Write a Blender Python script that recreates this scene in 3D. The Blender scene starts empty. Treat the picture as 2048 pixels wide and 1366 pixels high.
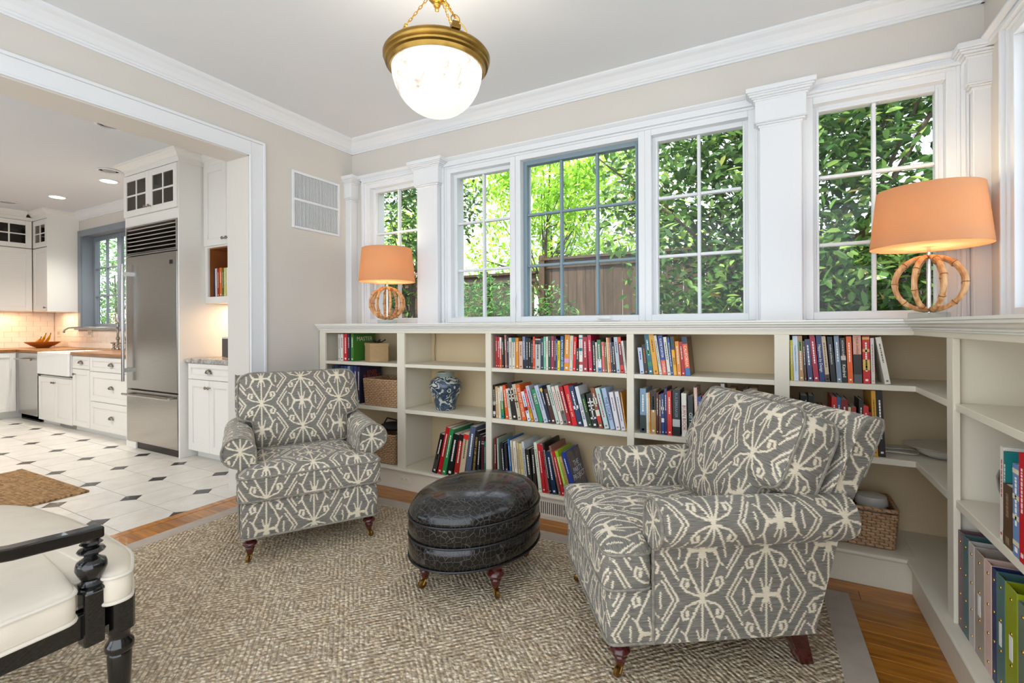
import bpy, bmesh, math, random
import numpy as np
from mathutils import Vector, Matrix
random.seed(7)
RNG = np.random.default_rng(7)
S = bpy.context.scene
C = S.collection
PI = math.pi
R = math.radians

# ------------------------------------------------------------------ camera
F_PX, YAW, ROLL, CY, CAMZ = 958.2, 0.4966, 0.0047, 651.75, 1.19
_fw = Vector((-math.sin(YAW), math.cos(YAW), 0)); _rt = Vector((math.cos(YAW), math.sin(YAW), 0)); _up = Vector((0, 0, 1))
_r2 = _rt*math.cos(ROLL) - _up*math.sin(ROLL); _u2 = _rt*math.sin(ROLL) + _up*math.cos(ROLL)
cam_d = bpy.data.cameras.new('camera'); cam = bpy.data.objects.new('camera', cam_d); C.objects.link(cam)
cam_d.sensor_width = 36; cam_d.lens = F_PX/2048*36; cam_d.shift_y = -(683-CY)/2048; cam_d.clip_start = .05; cam_d.clip_end = 200
mt = Matrix((_r2, _u2, -_fw)).transposed().to_4x4(); mt.translation = (0, 0, CAMZ); cam.matrix_world = mt
S.camera = cam
def at(u, v, X=None, Y=None, Z=None):
    """point of the place seen at photo position (u, v) on the plane X=, Y= or Z="""
    d = _fw + _r2*((u-1024)/F_PX) + _u2*((CY-v)/F_PX)
    t = X/d.x if X is not None else (Y/d.y if Y is not None else (Z-CAMZ)/d.z)
    return Vector((d.x*t, d.y*t, CAMZ + d.z*t))

# ------------------------------------------------------------------ world, sun, exposure
W = bpy.data.worlds.new('sky'); S.world = W; W.use_nodes = True
_n = W.node_tree.nodes; _l = W.node_tree.links
_bg = _n['Background']; _bg.inputs['Strength'].default_value = 2.0
_tc = _n.new('ShaderNodeTexCoord'); _sx = _n.new('ShaderNodeSeparateXYZ'); _cr = _n.new('ShaderNodeValToRGB')
_l.new(_tc.outputs['Generated'], _sx.inputs[0]); _l.new(_sx.outputs['Z'], _cr.inputs[0]); _l.new(_cr.outputs[0], _bg.inputs['Color'])
_cr.color_ramp.elements[0].position = 0.0; _cr.color_ramp.elements[0].color = (.86, .93, 1, 1)
_cr.color_ramp.elements[1].position = 1.0; _cr.color_ramp.elements[1].color = (.74, .86, 1, 1)
sun_d = bpy.data.lights.new('sun', 'SUN'); sun_d.energy = 6.0; sun_d.angle = R(1.0); sun_d.color = (1, .95, .85)
sun = bpy.data.objects.new('sun', sun_d); C.objects.link(sun)
sun.rotation_euler = Vector((.46, .36, -.80)).to_track_quat('-Z', 'Y').to_euler()
S.view_settings.view_transform = 'Standard'; S.view_settings.look = 'None'
S.view_settings.exposure = 0.62; S.view_settings.gamma = 1.0; S.view_settings.use_curve_mapping = False

# ------------------------------------------------------------------ helpers: shapes
class B:
    def __init__(s): s.v = []; s.f = []; s.uv = None
    def add(s, vs, fs):
        o = len(s.v); s.v += [tuple(p) for p in vs]; s.f += [tuple(i+o for i in f) for f in fs]; return s
    def box(s, x0, x1, y0, y1, z0, z1):
        return s.add([(x0,y0,z0),(x1,y0,z0),(x1,y1,z0),(x0,y1,z0),(x0,y0,z1),(x1,y0,z1),(x1,y1,z1),(x0,y1,z1)],
                     [(0,3,2,1),(4,5,6,7),(0,1,5,4),(1,2,6,5),(2,3,7,6),(3,0,4,7)])
    def frame(s, x0, x1, z0, z1, w, y0, y1, wt=None, wb=None):
        wt = w if wt is None else wt; wb = w if wb is None else wb
        s.box(x0, x0+w, y0, y1, z0, z1); s.box(x1-w, x1, y0, y1, z0, z1)
        s.box(x0+w, x1-w, y0, y1, z1-wt, z1); return s.box(x0+w, x1-w, y0, y1, z0, z0+wb)
    def frame_x(s, y0, y1, z0, z1, w, x0, x1, wt=None, wb=None):
        wt = w if wt is None else wt; wb = w if wb is None else wb
        s.box(x0, x1, y0, y0+w, z0, z1); s.box(x0, x1, y1-w, y1, z0, z1)
        s.box(x0, x1, y0+w, y1-w, z1-wt, z1); return s.box(x0, x1, y0+w, y1-w, z0, z0+wb)
    def lathe(s, prof, n=24, c=(0,0), sx=1, sy=1, rot=0, axis=None):
        vs = []; fs = []; m = len(prof); cr, sr = math.cos(rot), math.sin(rot)
        for r, z in prof:
            for k in range(n):
                a = 2*PI*k/n; x, y = r*math.cos(a)*sx, r*math.sin(a)*sy
                vs.append((c[0]+x*cr-y*sr, c[1]+x*sr+y*cr, z))
        for i in range(m-1):
            for k in range(n):
                a, b = i*n+k, i*n+(k+1) % n
                fs.append((a, b, b+n, a+n))
        if prof[0][0] > 1e-6: fs.append(tuple(range(n-1, -1, -1)))
        if prof[-1][0] > 1e-6: fs.append(tuple(range((m-1)*n, m*n)))
        return s.add(vs, fs)
    def tube(s, pts, r, n=8, closed=False, caps=True):
        pts = [Vector(p) for p in pts]; m = len(pts)
        rs = r if isinstance(r, (list, tuple)) else [r]*m
        vs = []; fs = []; prev = None
        for i, p in enumerate(pts):
            a = pts[(i-1) % m] if (closed or i > 0) else p
            b = pts[(i+1) % m] if (closed or i < m-1) else p
            t = (b-a).normalized() if (b-a).length > 1e-9 else Vector((0,0,1))
            if prev is None:
                h = Vector((0,0,1)) if abs(t.z) < .9 else Vector((1,0,0))
                u = t.cross(h).normalized()
            else:
                u = (prev - t*prev.dot(t)); u = u.normalized() if u.length > 1e-6 else t.orthogonal().normalized()
            prev = u; w = t.cross(u)
            for k in range(n):
                an = 2*PI*k/n; vs.append(p + (u*math.cos(an) + w*math.sin(an))*rs[i])
        for i in range(m if closed else m-1):
            j = (i+1) % m
            for k in range(n):
                k2 = (k+1) % n; fs.append((i*n+k, i*n+k2, j*n+k2, j*n+k))
        if caps and not closed:
            fs.append(tuple(range(n-1, -1, -1))); fs.append(tuple(range((m-1)*n, m*n)))
        return s.add(vs, fs)
    def prism(s, poly, a0, a1, axis='x'):
        """extrude a closed 2D outline; axis x: (y,z); y: (x,z); z: (x,y)"""
        n = len(poly); f = {'x': lambda p, a: (a, p[0], p[1]), 'y': lambda p, a: (p[0], a, p[1]), 'z': lambda p, a: (p[0], p[1], a)}[axis]
        vs = [f(p, a0) for p in poly] + [f(p, a1) for p in poly]
        fs = [(i, (i+1) % n, n+(i+1) % n, n+i) for i in range(n)] + [tuple(range(n-1, -1, -1)), tuple(range(n, 2*n))]
        return s.add(vs, fs)
    def ball(s, c, r, n=12, m=8, sc=(1,1,1)):
        vs = []; fs = []
        for i in range(m+1):
            p = PI*i/m
            for k in range(n):
                a = 2*PI*k/n; vs.append((c[0]+r*sc[0]*math.sin(p)*math.cos(a), c[1]+r*sc[1]*math.sin(p)*math.sin(a), c[2]-r*sc[2]*math.cos(p)))
        for i in range(m):
            for k in range(n):
                k2 = (k+1) % n; fs.append((i*n+k, i*n+k2, (i+1)*n+k2, (i+1)*n+k))
        return s.add(vs, fs)
    def xf(s, m):
        s.v = [tuple(m @ Vector(p)) for p in s.v]; return s

_meshes = {}
def mesh_of(b, mat, smooth=False, name='m', fix=True):
    me = bpy.data.meshes.new(name); me.from_pydata(b.v, [], b.f); me.update()
    if fix:
        bm = bmesh.new(); bm.from_mesh(me); bmesh.ops.remove_doubles(bm, verts=bm.verts, dist=1e-6) if smooth else None
        bmesh.ops.recalc_face_normals(bm, faces=bm.faces); bm.to_mesh(me); bm.free()
    if mat: me.materials.append(mat)
    if smooth:
        me.polygons.foreach_set('use_smooth', [True]*len(me.polygons)); me.set_sharp_from_angle(angle=R(42))
    return me
def link(name, me, parent=None, loc=None, rot=None):
    o = bpy.data.objects.new(name, me); C.objects.link(o)
    if parent is not None: o.parent = parent
    if loc is not None: o.location = loc
    if rot is not None: o.rotation_euler = rot
    return o
def obj(name, b, mat, parent=None, smooth=False, bevel=0, seg=2, loc=None, rot=None, stuff=False):
    o = link(name, mesh_of(b, mat, smooth, name), parent, loc, rot)
    if bevel:
        m = o.modifiers.new('bevel', 'BEVEL'); m.width = bevel; m.segments = seg; m.limit_method = 'ANGLE'; m.angle_limit = R(35)
    if stuff: o['kind'] = 'stuff'
    return o
def tag(o, label, cat, group=None):
    o['label'] = label; o['category'] = cat
    if group: o['group'] = group
    return o
def thing(name, label, cat, loc=(0,0,0), rotz=0, group=None):
    o = bpy.data.objects.new(name, None); C.objects.link(o); o.location = loc; o.rotation_euler = (0,0,rotz); o.empty_display_size = .1
    return tag(o, label, cat, group)
def sempty(name, label=None, loc=(0,0,0)):
    o = bpy.data.objects.new(name, None); C.objects.link(o); o.location = loc; o['kind'] = 'structure'
    if label: o['label'] = label
    return o
def struct(name, b, mat, label=None, **k):
    o = obj(name, b, mat, **k); o['kind'] = 'structure'
    if label: o['label'] = label
    return o
def copy_tree(o, parent=None):
    c = o.copy(); C.objects.link(c); c.parent = parent
    for ch in list(o.children): copy_tree(ch, c)
    return c
_font_cache = {}
def text_mesh(txt, size, mat, res=2):
    key = (txt, round(size, 4), mat.name)
    if key in _font_cache: return _font_cache[key]
    cu = bpy.data.curves.new('t', 'FONT'); cu.body = txt; cu.size = size; cu.resolution_u = res; cu.align_x = 'CENTER'; cu.align_y = 'CENTER'; cu.extrude = .0002
    o = bpy.data.objects.new('t', cu); C.objects.link(o)
    bpy.context.view_layer.update()
    me = bpy.data.meshes.new_from_object(o.evaluated_get(bpy.context.evaluated_depsgraph_get()))
    bpy.data.objects.remove(o); me.materials.clear(); me.materials.append(mat); _font_cache[key] = me
    return me

# ------------------------------------------------------------------ helpers: materials
def lin(h):
    h = h.lstrip('#'); c = [int(h[i:i+2], 16)/255 for i in (0, 2, 4)]
    return tuple((x/12.92 if x <= .04045 else ((x+.055)/1.055)**2.4) for x in c) + (1,)
_mats = {}
def M(name, col, rough=.5, metal=0.0, var=0.0, vscale=6, bump=0.0, bscale=80, stretch=(1,1,1), coat=0.0, spec=.5, col2=None, rnd=0.0):
    if name in _mats: return _mats[name]
    m = bpy.data.materials.new(name); m.use_nodes = True; _mats[name] = m
    nt = m.node_tree; p = nt.nodes['Principled BSDF']
    c = lin(col) if isinstance(col, str) else col
    p.inputs['Base Color'].default_value = c; p.inputs['Roughness'].default_value = rough; p.inputs['Metallic'].default_value = metal
    p.inputs['Coat Weight'].default_value = coat; p.inputs['Specular IOR Level'].default_value = spec
    tc = nt.nodes.new('ShaderNodeTexCoord'); mp = nt.nodes.new('ShaderNodeMapping'); mp.inputs['Scale'].default_value = stretch
    nt.links.new(tc.outputs['Object'], mp.inputs['Vector'])
    if var > 0 or col2 or rnd:
        no = nt.nodes.new('ShaderNodeTexNoise'); no.inputs['Scale'].default_value = vscale; no.inputs['Detail'].default_value = 4
        nt.links.new(mp.outputs[0], no.inputs['Vector'])
        r = nt.nodes.new('ShaderNodeValToRGB'); r.color_ramp.elements[0].position = .3; r.color_ramp.elements[1].position = .7
        d = lin(col2) if col2 else tuple(x*(1-var) for x in c[:3]) + (1,)
        r.color_ramp.elements[0].color = d; r.color_ramp.elements[1].color = c if col2 else tuple(min(1, x*(1+var*.6)) for x in c[:3]) + (1,)
        nt.links.new(no.outputs['Fac'], r.inputs[0]); out = r.outputs[0]
        if rnd:
            oi = nt.nodes.new('ShaderNodeObjectInfo'); ma = nt.nodes.new('ShaderNodeMapRange'); ma.inputs[3].default_value = 1-rnd; ma.inputs[4].default_value = 1+rnd
            nt.links.new(oi.outputs['Random'], ma.inputs[0])
            mx = nt.nodes.new('ShaderNodeVectorMath'); mx.operation = 'SCALE'; nt.links.new(out, mx.inputs[0]); nt.links.new(ma.outputs[0], mx.inputs['Scale']); out = mx.outputs[0]
        nt.links.new(out, p.inputs['Base Color'])
    if bump > 0:
        n2 = nt.nodes.new('ShaderNodeTexNoise'); n2.inputs['Scale'].default_value = bscale; n2.inputs['Detail'].default_value = 3
        nt.links.new(mp.outputs[0], n2.inputs['Vector']); bu = nt.nodes.new('ShaderNodeBump'); bu.inputs['Strength'].default_value = bump; bu.inputs['Distance'].default_value = .004
        nt.links.new(n2.outputs['Fac'], bu.inputs['Height']); nt.links.new(bu.outputs[0], p.inputs['Normal'])
    return m
def emit(name, col, strength):
    m = bpy.data.materials.new(name); m.use_nodes = True; nt = m.node_tree; nt.nodes.clear()
    e = nt.nodes.new('ShaderNodeEmission'); e.inputs[0].default_value = lin(col); e.inputs[1].default_value = strength
    o = nt.nodes.new('ShaderNodeOutputMaterial'); nt.links.new(e.outputs[0], o.inputs[0]); return m
class NT:
    """tiny node-graph helper"""
    def __init__(s, m): s.nt = m.node_tree; s.p = s.nt.nodes.get('Principled BSDF')
    def n(s, t, **k):
        x = s.nt.nodes.new(t)
        for a, b in k.items(): setattr(x, a, b)
        return x
    def l(s, a, b): s.nt.links.new(a, b)
    def _in(s, sock, v):
        if isinstance(v, bpy.types.NodeSocket): s.l(v, sock)
        else: sock.default_value = v
    def m(s, op, a, b=0.0, c=0.0, clamp=False):
        x = s.n('ShaderNodeMath', operation=op, use_clamp=clamp)
        for i, v in enumerate((a, b, c)): s._in(x.inputs[i], v)
        return x.outputs[0]
    def vm(s, op, a, b=(0,0,0), scale=None):
        x = s.n('ShaderNodeVectorMath', operation=op); s._in(x.inputs[0], a); s._in(x.inputs[1], b)
        if scale is not None: s._in(x.inputs['Scale'], scale)
        return x.outputs['Value'] if op in ('DOT_PRODUCT', 'LENGTH', 'DISTANCE') else x.outputs[0]
    def mix(s, f, a, b):
        x = s.n('ShaderNodeMix', data_type='RGBA'); s._in(x.inputs[0], f); s._in(x.inputs[6], a); s._in(x.inputs[7], b); return x.outputs[2]
    def noise(s, v, scale, detail=3, rough=.5):
        x = s.n('ShaderNodeTexNoise'); x.inputs['Scale'].default_value = scale; x.inputs['Detail'].default_value = detail; x.inputs['Roughness'].default_value = rough
        if v is not None: s.l(v, x.inputs['Vector'])
        return x.outputs['Fac']
    def mapr(s, v, a, b, c=0.0, d=1.0):
        x = s.n('ShaderNodeMapRange'); s._in(x.inputs[0], v)
        for i, q in enumerate((a, b, c, d)): x.inputs[i+1].default_value = q
        return x.outputs[0]
    def bump(s, h, strength, dist=.004):
        x = s.n('ShaderNodeBump'); x.inputs['Strength'].default_value = strength; x.inputs['Distance'].default_value = dist; s.l(h, x.inputs['Height']); s.l(x.outputs[0], s.p.inputs['Normal'])
def newmat(name):
    m = bpy.data.materials.new(name); m.use_nodes = True; _mats[name] = m; return m, NT(m)

# ------------------------------------------------------------------ common materials
PAINT = M('wall_paint', '#d2cdc5', .85, var=.02, vscale=2, bump=.03, bscale=200)
CEIL = M('ceiling_paint', '#dfe1e3', .9, bump=.02, bscale=150)
TRIM = M('white_trim_paint', '#e4e6e8', .4)
CASE = M('cream_bookcase_paint', '#e4dcc9', .45, var=.015, vscale=3)
CABW = M('white_cabinet_paint', '#ebe8e1', .4)
BLUEG = M('blue_grey_window_paint', '#8296a0', .5)
TAUPE = M('taupe_paint_daylight_blue', '#808890', .5, var=.05, vscale=5)  # bluish tint stands for blue daylight falling on the taupe frames
STEEL = M('brushed_steel', '#b4b1ad', .17, 1.0, var=.08, vscale=6, stretch=(1,1,60), bump=.05, bscale=30)
NICKEL = M('aged_nickel', '#8d8478', .3, 1.0)
CHROME = M('polished_chrome', '#dcdcdc', .08, 1.0)
BRASS = M('antique_brass', '#a3803f', .3, 1.0, var=.25, vscale=14)
GOLD = M('bright_brass', '#caa04a', .25, 1.0)
BLACK = M('black_lacquer', '#0e0c0c', .18, coat=.5, bump=.02, bscale=60)
MAHOG = M('mahogany_leg', '#4a1410', .25, var=.3, vscale=20, coat=.4)
DARKGAP = M('dark_void', '#15120f', .9)
def glass_mat(name, tint='#ffffff', refl=.014):
    m = bpy.data.materials.new(name); m.use_nodes = True; nt = m.node_tree; nt.nodes.clear()
    t = nt.nodes.new('ShaderNodeBsdfTransparent'); t.inputs[0].default_value = lin(tint)
    g = nt.nodes.new('ShaderNodeBsdfGlossy'); g.inputs['Roughness'].default_value = .02
    f = nt.nodes.new('ShaderNodeLayerWeight'); f.inputs[0].default_value = .5
    pw = nt.nodes.new('ShaderNodeMath'); pw.operation = 'POWER'; pw.inputs[1].default_value = 5; nt.links.new(f.outputs['Facing'], pw.inputs[0])
    mm = nt.nodes.new('ShaderNodeMath'); mm.operation = 'MULTIPLY_ADD'; mm.inputs[1].default_value = .9; mm.inputs[2].default_value = refl; nt.links.new(pw.outputs[0], mm.inputs[0])
    x = nt.nodes.new('ShaderNodeMixShader'); o = nt.nodes.new('ShaderNodeOutputMaterial')
    nt.links.new(mm.outputs[0], x.inputs[0]); nt.links.new(t.outputs[0], x.inputs[1]); nt.links.new(g.outputs[0], x.inputs[2]); nt.links.new(x.outputs[0], o.inputs[0]); return m
GLASS = glass_mat('window_glass'); ACRYL = glass_mat('clear_acrylic', '#eef6f4', .05); CABGLASS = glass_mat('cabinet_glass', '#c8c4bc', .03)
# ================================================================== THE SHELL
XL, XR, YB, ZT = -3.262, .89, 3.06, 2.81
YF0 = -1.6                       # the room goes on behind the photographer
XK = -9.47                       # far wall of the kitchen
def wall_holes(x0, x1, holes, z0, z1, y0, y1):
    b = B(); xs = sorted(set([x0, x1] + [h[0] for h in holes] + [h[1] for h in holes]))
    for a, c in zip(xs, xs[1:]):
        hs = [h for h in holes if h[0] <= a + 1e-6 and h[1] >= c - 1e-6]
        if hs: b.box(a, c, y0, y1, z0, hs[0][2]); b.box(a, c, y0, y1, hs[0][3], z1)
        else: b.box(a, c, y0, y1, z0, z1)
    return b
GZ0, GZ1 = 1.258, 2.347          # glass heights
WIN = [(-3.013, -2.527, 2), (-2.160, -1.692, 2), (-1.550, -.768, 3), (-.628, -.144, 2), (.230, .718, 2)]
HOLES = [(-3.083, -2.457, 1.19, 2.417), (-2.230, -.074, 1.19, 2.417), (.160, .788, 1.19, 2.417)]
struct('wall_back', wall_holes(XL, XR+.2, HOLES, 0, ZT, YB, YB+.2), PAINT, 'grey painted wall above the bookcase windows')
RM = Matrix.Translation((XR-YB, 0, 0)) @ Matrix.Rotation(-PI/2, 4, 'Z')
RHOLES = [(-2.755, -2.120, 1.19, 2.417), (-1.86, -.40, 1.19, 2.417)]
struct('wall_right', wall_holes(-YB-.2, -.2, RHOLES, 0, ZT, YB, YB+.2).xf(RM), PAINT, 'grey painted wall behind the large lamp')
b = B(); b.box(XL-.248, XL, 2.115, YB, 0, ZT); b.box(XL-.248, XL, YF0, 2.115, 2.42, ZT)
struct('wall_left', b, PAINT, 'pale wall with the wide opening to the kitchen')
struct('ceiling', B().box(XL-.248, XR+.2, YF0, YB+.2, ZT, ZT+.15), CEIL, 'white ceiling above the armchairs')
struct('ceiling_kitchen', B().box(XK-.2, XL-.248, YF0, YB+.2, ZT, ZT+.15), CEIL, 'white kitchen ceiling with recessed lights')
KH = [(-8.56, -7.02, 1.19, 2.50)]
struct('wall_kitchen_back', wall_holes(XK-.2, XL, KH, 0, ZT, YB, YB+.2), PAINT, 'kitchen wall around the sink window')
struct('wall_kitchen_left', B().box(XK-.2, XK, YF0, YB, 0, ZT), PAINT, 'far end wall of the kitchen')
# crown mouldings
CR = [(0,0),(-.095,0),(-.095,-.012),(-.085,-.020),(-.066,-.030),(-.042,-.054),(-.027,-.076),(-.020,-.080),(-.020,-.090),(-.012,-.094),(-.012,-.104),(0,-.104)]
struct('trim_1', B().prism([(YB+p, ZT+z) for p, z in CR], XL, XR, 'x'), TRIM, 'white crown moulding above the window wall')
struct('trim_2', B().prism([(XL-p, ZT+z) for p, z in CR], YF0, YB, 'y'), TRIM, 'white crown moulding above the kitchen opening')
struct('trim_3', B().prism([(XR+p, ZT+z) for p, z in CR], -.2, YB, 'y'), TRIM, 'white crown moulding above the right-hand windows')
# casing of the wide opening
b = B(); x0 = XL
for (w0, w1, t) in ((0, .012, .016), (.012, .10, .012), (.10, .118, .022)):      # inner bead, flat, back band
    b.box(x0, x0+t, 2.105+w0, 2.105+w1, 0, 2.412+w1); b.box(x0, x0+t, YF0, 2.105+w0, 2.412+w0, 2.412+w1)
o = struct('trim_4', b, TRIM, 'white casing around the wide kitchen opening', bevel=.003)
b = B().box(XL-.25, XL, 2.100, 2.116, 0, 2.412); b.box(XL-.25, XL, YF0, 2.116, 2.405, 2.421)
struct('trim_5', b, M('jamb_paint', '#d8d3ca', .5), 'flat jamb lining inside the kitchen opening')

# ------------------------------------------------------------------ wooden floor, plank by plank
OAK, g = newmat('oak_floor')
tc = g.n('ShaderNodeTexCoord').outputs['Object']; oi = g.n('ShaderNodeObjectInfo').outputs['Random']
v = g.vm('MULTIPLY', g.vm('ADD', tc, g.vm('SCALE', (3.1, 7.7, 1.3), scale=oi)), (2.2, 26, 26))
nz = g.noise(v, 1.6, 6, .65)
colr = g.mix(g.mapr(nz, .3, .75), lin('#8a4c0c'), lin('#d48e2a'))
g.l(g.vm('SCALE', colr, scale=g.mapr(oi, 0, 1, .82, 1.14)), g.p.inputs['Base Color']); g.p.inputs['Roughness'].default_value = .32; g.p.inputs['Coat Weight'].default_value = .25
g.bump(nz, .05)
fl = struct('floor', B().box(XL-.072, XR, YF0, YB, -.06, -.012), DARKGAP, 'warm oak plank floor')
y = 2.70; k = 0
while y > YF0 + .1:
    x = XL + .0 - random.uniform(0, .9) ; 
    while x < .60:
        L = random.uniform(.8, 1.5); a, c = max(x, XL-.008), min(x+L, .60)
        if c - a > .04:
            o = obj('plank', B().box(a+.0006, c-.0006, y-.0825+.0006, y-.0006, -.012, 0), OAK, fl, bevel=.0012, seg=1)
        x += L
    y -= .0825
for q in range(6):
    obj('plank', B().box(XL-.071, XL-.009, YF0+.8*q, min(YF0+.8*(q+1), 2.12)-.001, -.012, .001), OAK, fl, bevel=.0012, seg=1)

# ------------------------------------------------------------------ kitchen floor: clipped square tiles and dark diamond insets
TILE, g = newmat('cream_marble_tile')
tc = g.n('ShaderNodeTexCoord').outputs['Object']; oi = g.n('ShaderNodeObjectInfo').outputs['Random']
v = g.vm('ADD', tc, g.vm('SCALE', (5, 9, 2), scale=oi)); nz = g.noise(v, 7, 6, .7)
c_ = g.mix(g.mapr(nz, .35, .7), lin('#d6d0c6'), lin('#e6e2da'))
g.l(g.vm('SCALE', c_, scale=g.mapr(oi, 0, 1, .94, 1.03)), g.p.inputs['Base Color']); g.p.inputs['Roughness'].default_value = .33
DOT, g = newmat('dark_marble_inset')
tc = g.n('ShaderNodeTexCoord').outputs['Object']; oi = g.n('ShaderNodeObjectInfo').outputs['Random']
v = g.vm('ADD', tc, g.vm('SCALE', (5, 9, 2), scale=oi)); nz = g.noise(v, 22, 6, .8)
g.l(g.mix(g.mapr(nz, .60, .66), lin('#2d2b2c'), lin('#a9a6a4')), g.p.inputs['Base Color']); g.p.inputs['Roughness'].default_value = .3
kf = struct('floor_kitchen', B().box(XK, XL-.07, YF0, YB, -.06, -.004), M('brown_grout', '#57493c', .9), 'cream kitchen tiles with dark diamond insets')
T, D, G0 = .309, .066, .0021
def tile_mesh(kind):
    h = T/2-G0; d = D+G0*.4
    pl = [(-h+d,-h),(h,-h),(h,h-d),(h-d,h),(-h,h),(-h,-h+d)] if kind == 0 else [(-h,-h),(h-d,-h),(h,-h+d),(h,h),(-h+d,h),(-h,h-d)]
    return mesh_of(B().prism(pl, -.006, 0, 'z'), TILE)
tms = [tile_mesh(0), tile_mesh(1)]
dm = mesh_of(B().prism([(D-G0,0),(0,D-G0),(-D+G0,0),(0,-D+G0)], -.006, 0, 'z'), DOT)
for i in range(-19, 1):
    for j in range(-9, 5):
        gx, gy = -3.633 + T*i, 1.365 + T*j
        if gx + T <= XL - .06 and gx > XK and gy > YF0: link('tile', tms[(i+j) % 2], kf, (gx+T/2, gy+T/2, 0))
        if (i+j) % 2 == 0 and gy > YF0 and gx > XK: link('diamond_inset', dm, kf, (gx, gy, 0))

# ------------------------------------------------------------------ windows
WPANE = {}
def window(root, x0, x1, cols, sash_mat=TRIM, frame_mat=TRIM, y=3.12, z0=GZ0, z1=GZ1, rows=3, zs=(1.622, 1.990)):
    obj('window_frame', B().frame(x0-.07, x1+.07, z0-.042, z1+.07, .040, YB-.012, YB+.17), frame_mat, root, bevel=.003)
    s_ = B().frame(x0-.032, x1+.032, z0-.030, z1+.032, .032, y-.022, y+.022); s_.frame(x0-.012, x1+.012, z0-.012, z1+.012, .012, y-.028, y-.022)
    obj('sash', s_, sash_mat, root, bevel=.002)
    xs = [x0 + (x1-x0)*k/cols for k in range(cols+1)]; zz = [z0] + list(zs) + [z1]
    for xm in xs[1:-1]: obj('muntin', B().box(xm-.009, xm+.009, y-.018, y+.018, z0, z1), sash_mat, root, bevel=.004, seg=1)
    for zm in zz[1:-1]:
        for a, c in zip(xs, xs[1:]): obj('muntin', B().box(a+.009 if a > x0 else a, c-.009 if c < x1 else c, y-.018, y+.018, zm-.009, zm+.009), sash_mat, root, bevel=.004, seg=1)
    for a, c in zip(xs, xs[1:]):
        for p, q in zip(zz, zz[1:]): obj('pane', B().box(a, c, y-.002, y+.002, p, q), GLASS, root)
names = ['narrow window behind the small lamp', 'two-wide window left of the blue-grey casement', 'blue-grey casement window with nine panes', 'two-wide window right of the blue-grey casement', 'window behind the large lamp']
roots = []
for k, (a, c, n) in enumerate(WIN):
    r = sempty('window_%d' % (k+1), names[k]); roots.append(r)
    window(r, a, c, n, BLUEG if k == 2 else TRIM)
def moulded_casing(b, x0, x1, z0, z1):
    for (e, e2, t) in ((.040, .026, .030), (.026, .010, .038), (.010, -.004, .022)):
        w_ = e-e2; b.box(x0-e, x0-e2, YB-t, YB, z0, z1+e); b.box(x1+e2, x1+e, YB-t, YB, z0, z1+e); b.box(x0-e2, x1+e2, YB-t, YB, z1+e2, z1+e)
# hardware of the casement
b = B().box(-1.02, -.86, 3.035, 3.052, 1.222, 1.229); b.lathe([(.001,1.229),(.038,1.232),(.034,1.246),(.012,1.252),(.001,1.252)], 16, (-.96, 3.040), 1.3, .5)
obj('crank_handle', b, M('white_plastic', '#e9e9e6', .35), roots[2], smooth=True)
b = B().tube([(-1.615,3.03,1.30),(-1.617,3.02,1.36),(-1.612,3.03,1.42)], .006, 6); obj('sash_lock', b, TRIM, roots[2], smooth=True)
b = B().box(-1.19, -1.06, 3.0975, 3.0985, 1.236, 1.246); obj('sash_label', b, M('dark_print', '#3b3b3b', .6), roots[2])
b = B()
for h in HOLES: moulded_casing(b, h[0], h[1], 1.19, h[3])
struct('trim_6', b, TRIM, 'stepped white casing around the back windows', bevel=.002, seg=1)
def head_trim(x0, x1): 
    b = B().box(x0, x1, YB-.024, YB, 2.452, 2.470); b.prism([(YB,2.470),(YB-.030,2.470),(YB-.048,2.484),(YB-.048,2.492),(YB,2.492)], x0, x1, 'x'); return b
struct('trim_7', head_trim(XL, XR), TRIM, 'head moulding over the back windows')
def pilaster(cx, w=.10, left=True, right=True):
    b = B(); l = w if left else 0; r = w if right else 0
    b.box(cx-w, cx+w, 2.985, YB, 1.19, 2.285)
    b.box(cx-w-.022, cx+w+.022, 2.968, YB, 2.305, 2.422)
    for z0, z1, e in ((2.276, 2.290, .006), (2.290, 2.300, .016), (2.300, 2.307, .028), (2.418, 2.430, .030), (2.430, 2.440, .038), (2.440, 2.452, .050), (2.452, 2.462, .058), (2.462, 2.489, .066)):
        b.box(cx-w-e, cx+w+e, 2.985-e*.75, YB, z0, z1)
    return b
struct('trim_8', pilaster(-2.372), TRIM, 'white pilaster right of the small lamp', bevel=.003, seg=1)
struct('trim_9', pilaster(.045), TRIM, 'white pilaster left of the large lamp', bevel=.003, seg=1)
struct('trim_10', pilaster(-3.262, .062), TRIM, 'half pilaster in the corner beside the air vent', bevel=.003, seg=1)
b = pilaster(.895, .066)
struct('trim_11', b, TRIM, 'corner pilaster behind the large lamp', bevel=.003, seg=1)
# right-hand wall: windows and trim in the same pattern
for k, (a, c) in enumerate(((-2.685, -2.190), (-1.79, -1.20), (-1.06, -.47))):
    r = sempty('window_%d' % (k+6), ['bright side window beside the large lamp', 'second side window', 'third side window'][k]); r.location = (XR-YB, 0, 0); r.rotation_euler = (0, 0, -PI/2)
    window(r, a, c, 2)
b = B()
for h in RHOLES: moulded_casing(b, h[0], h[1], 1.19, h[3])
struct('trim_12', b.xf(RM), TRIM, 'stepped casing around the side windows', bevel=.002, seg=1)
struct('trim_13', head_trim(-YB, -.2).xf(RM), TRIM, 'head moulding over the side windows')
b = pilaster(-1.99)
struct('trim_14', b.xf(RM), TRIM, 'pilaster between the side windows', bevel=.003, seg=1)

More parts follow.
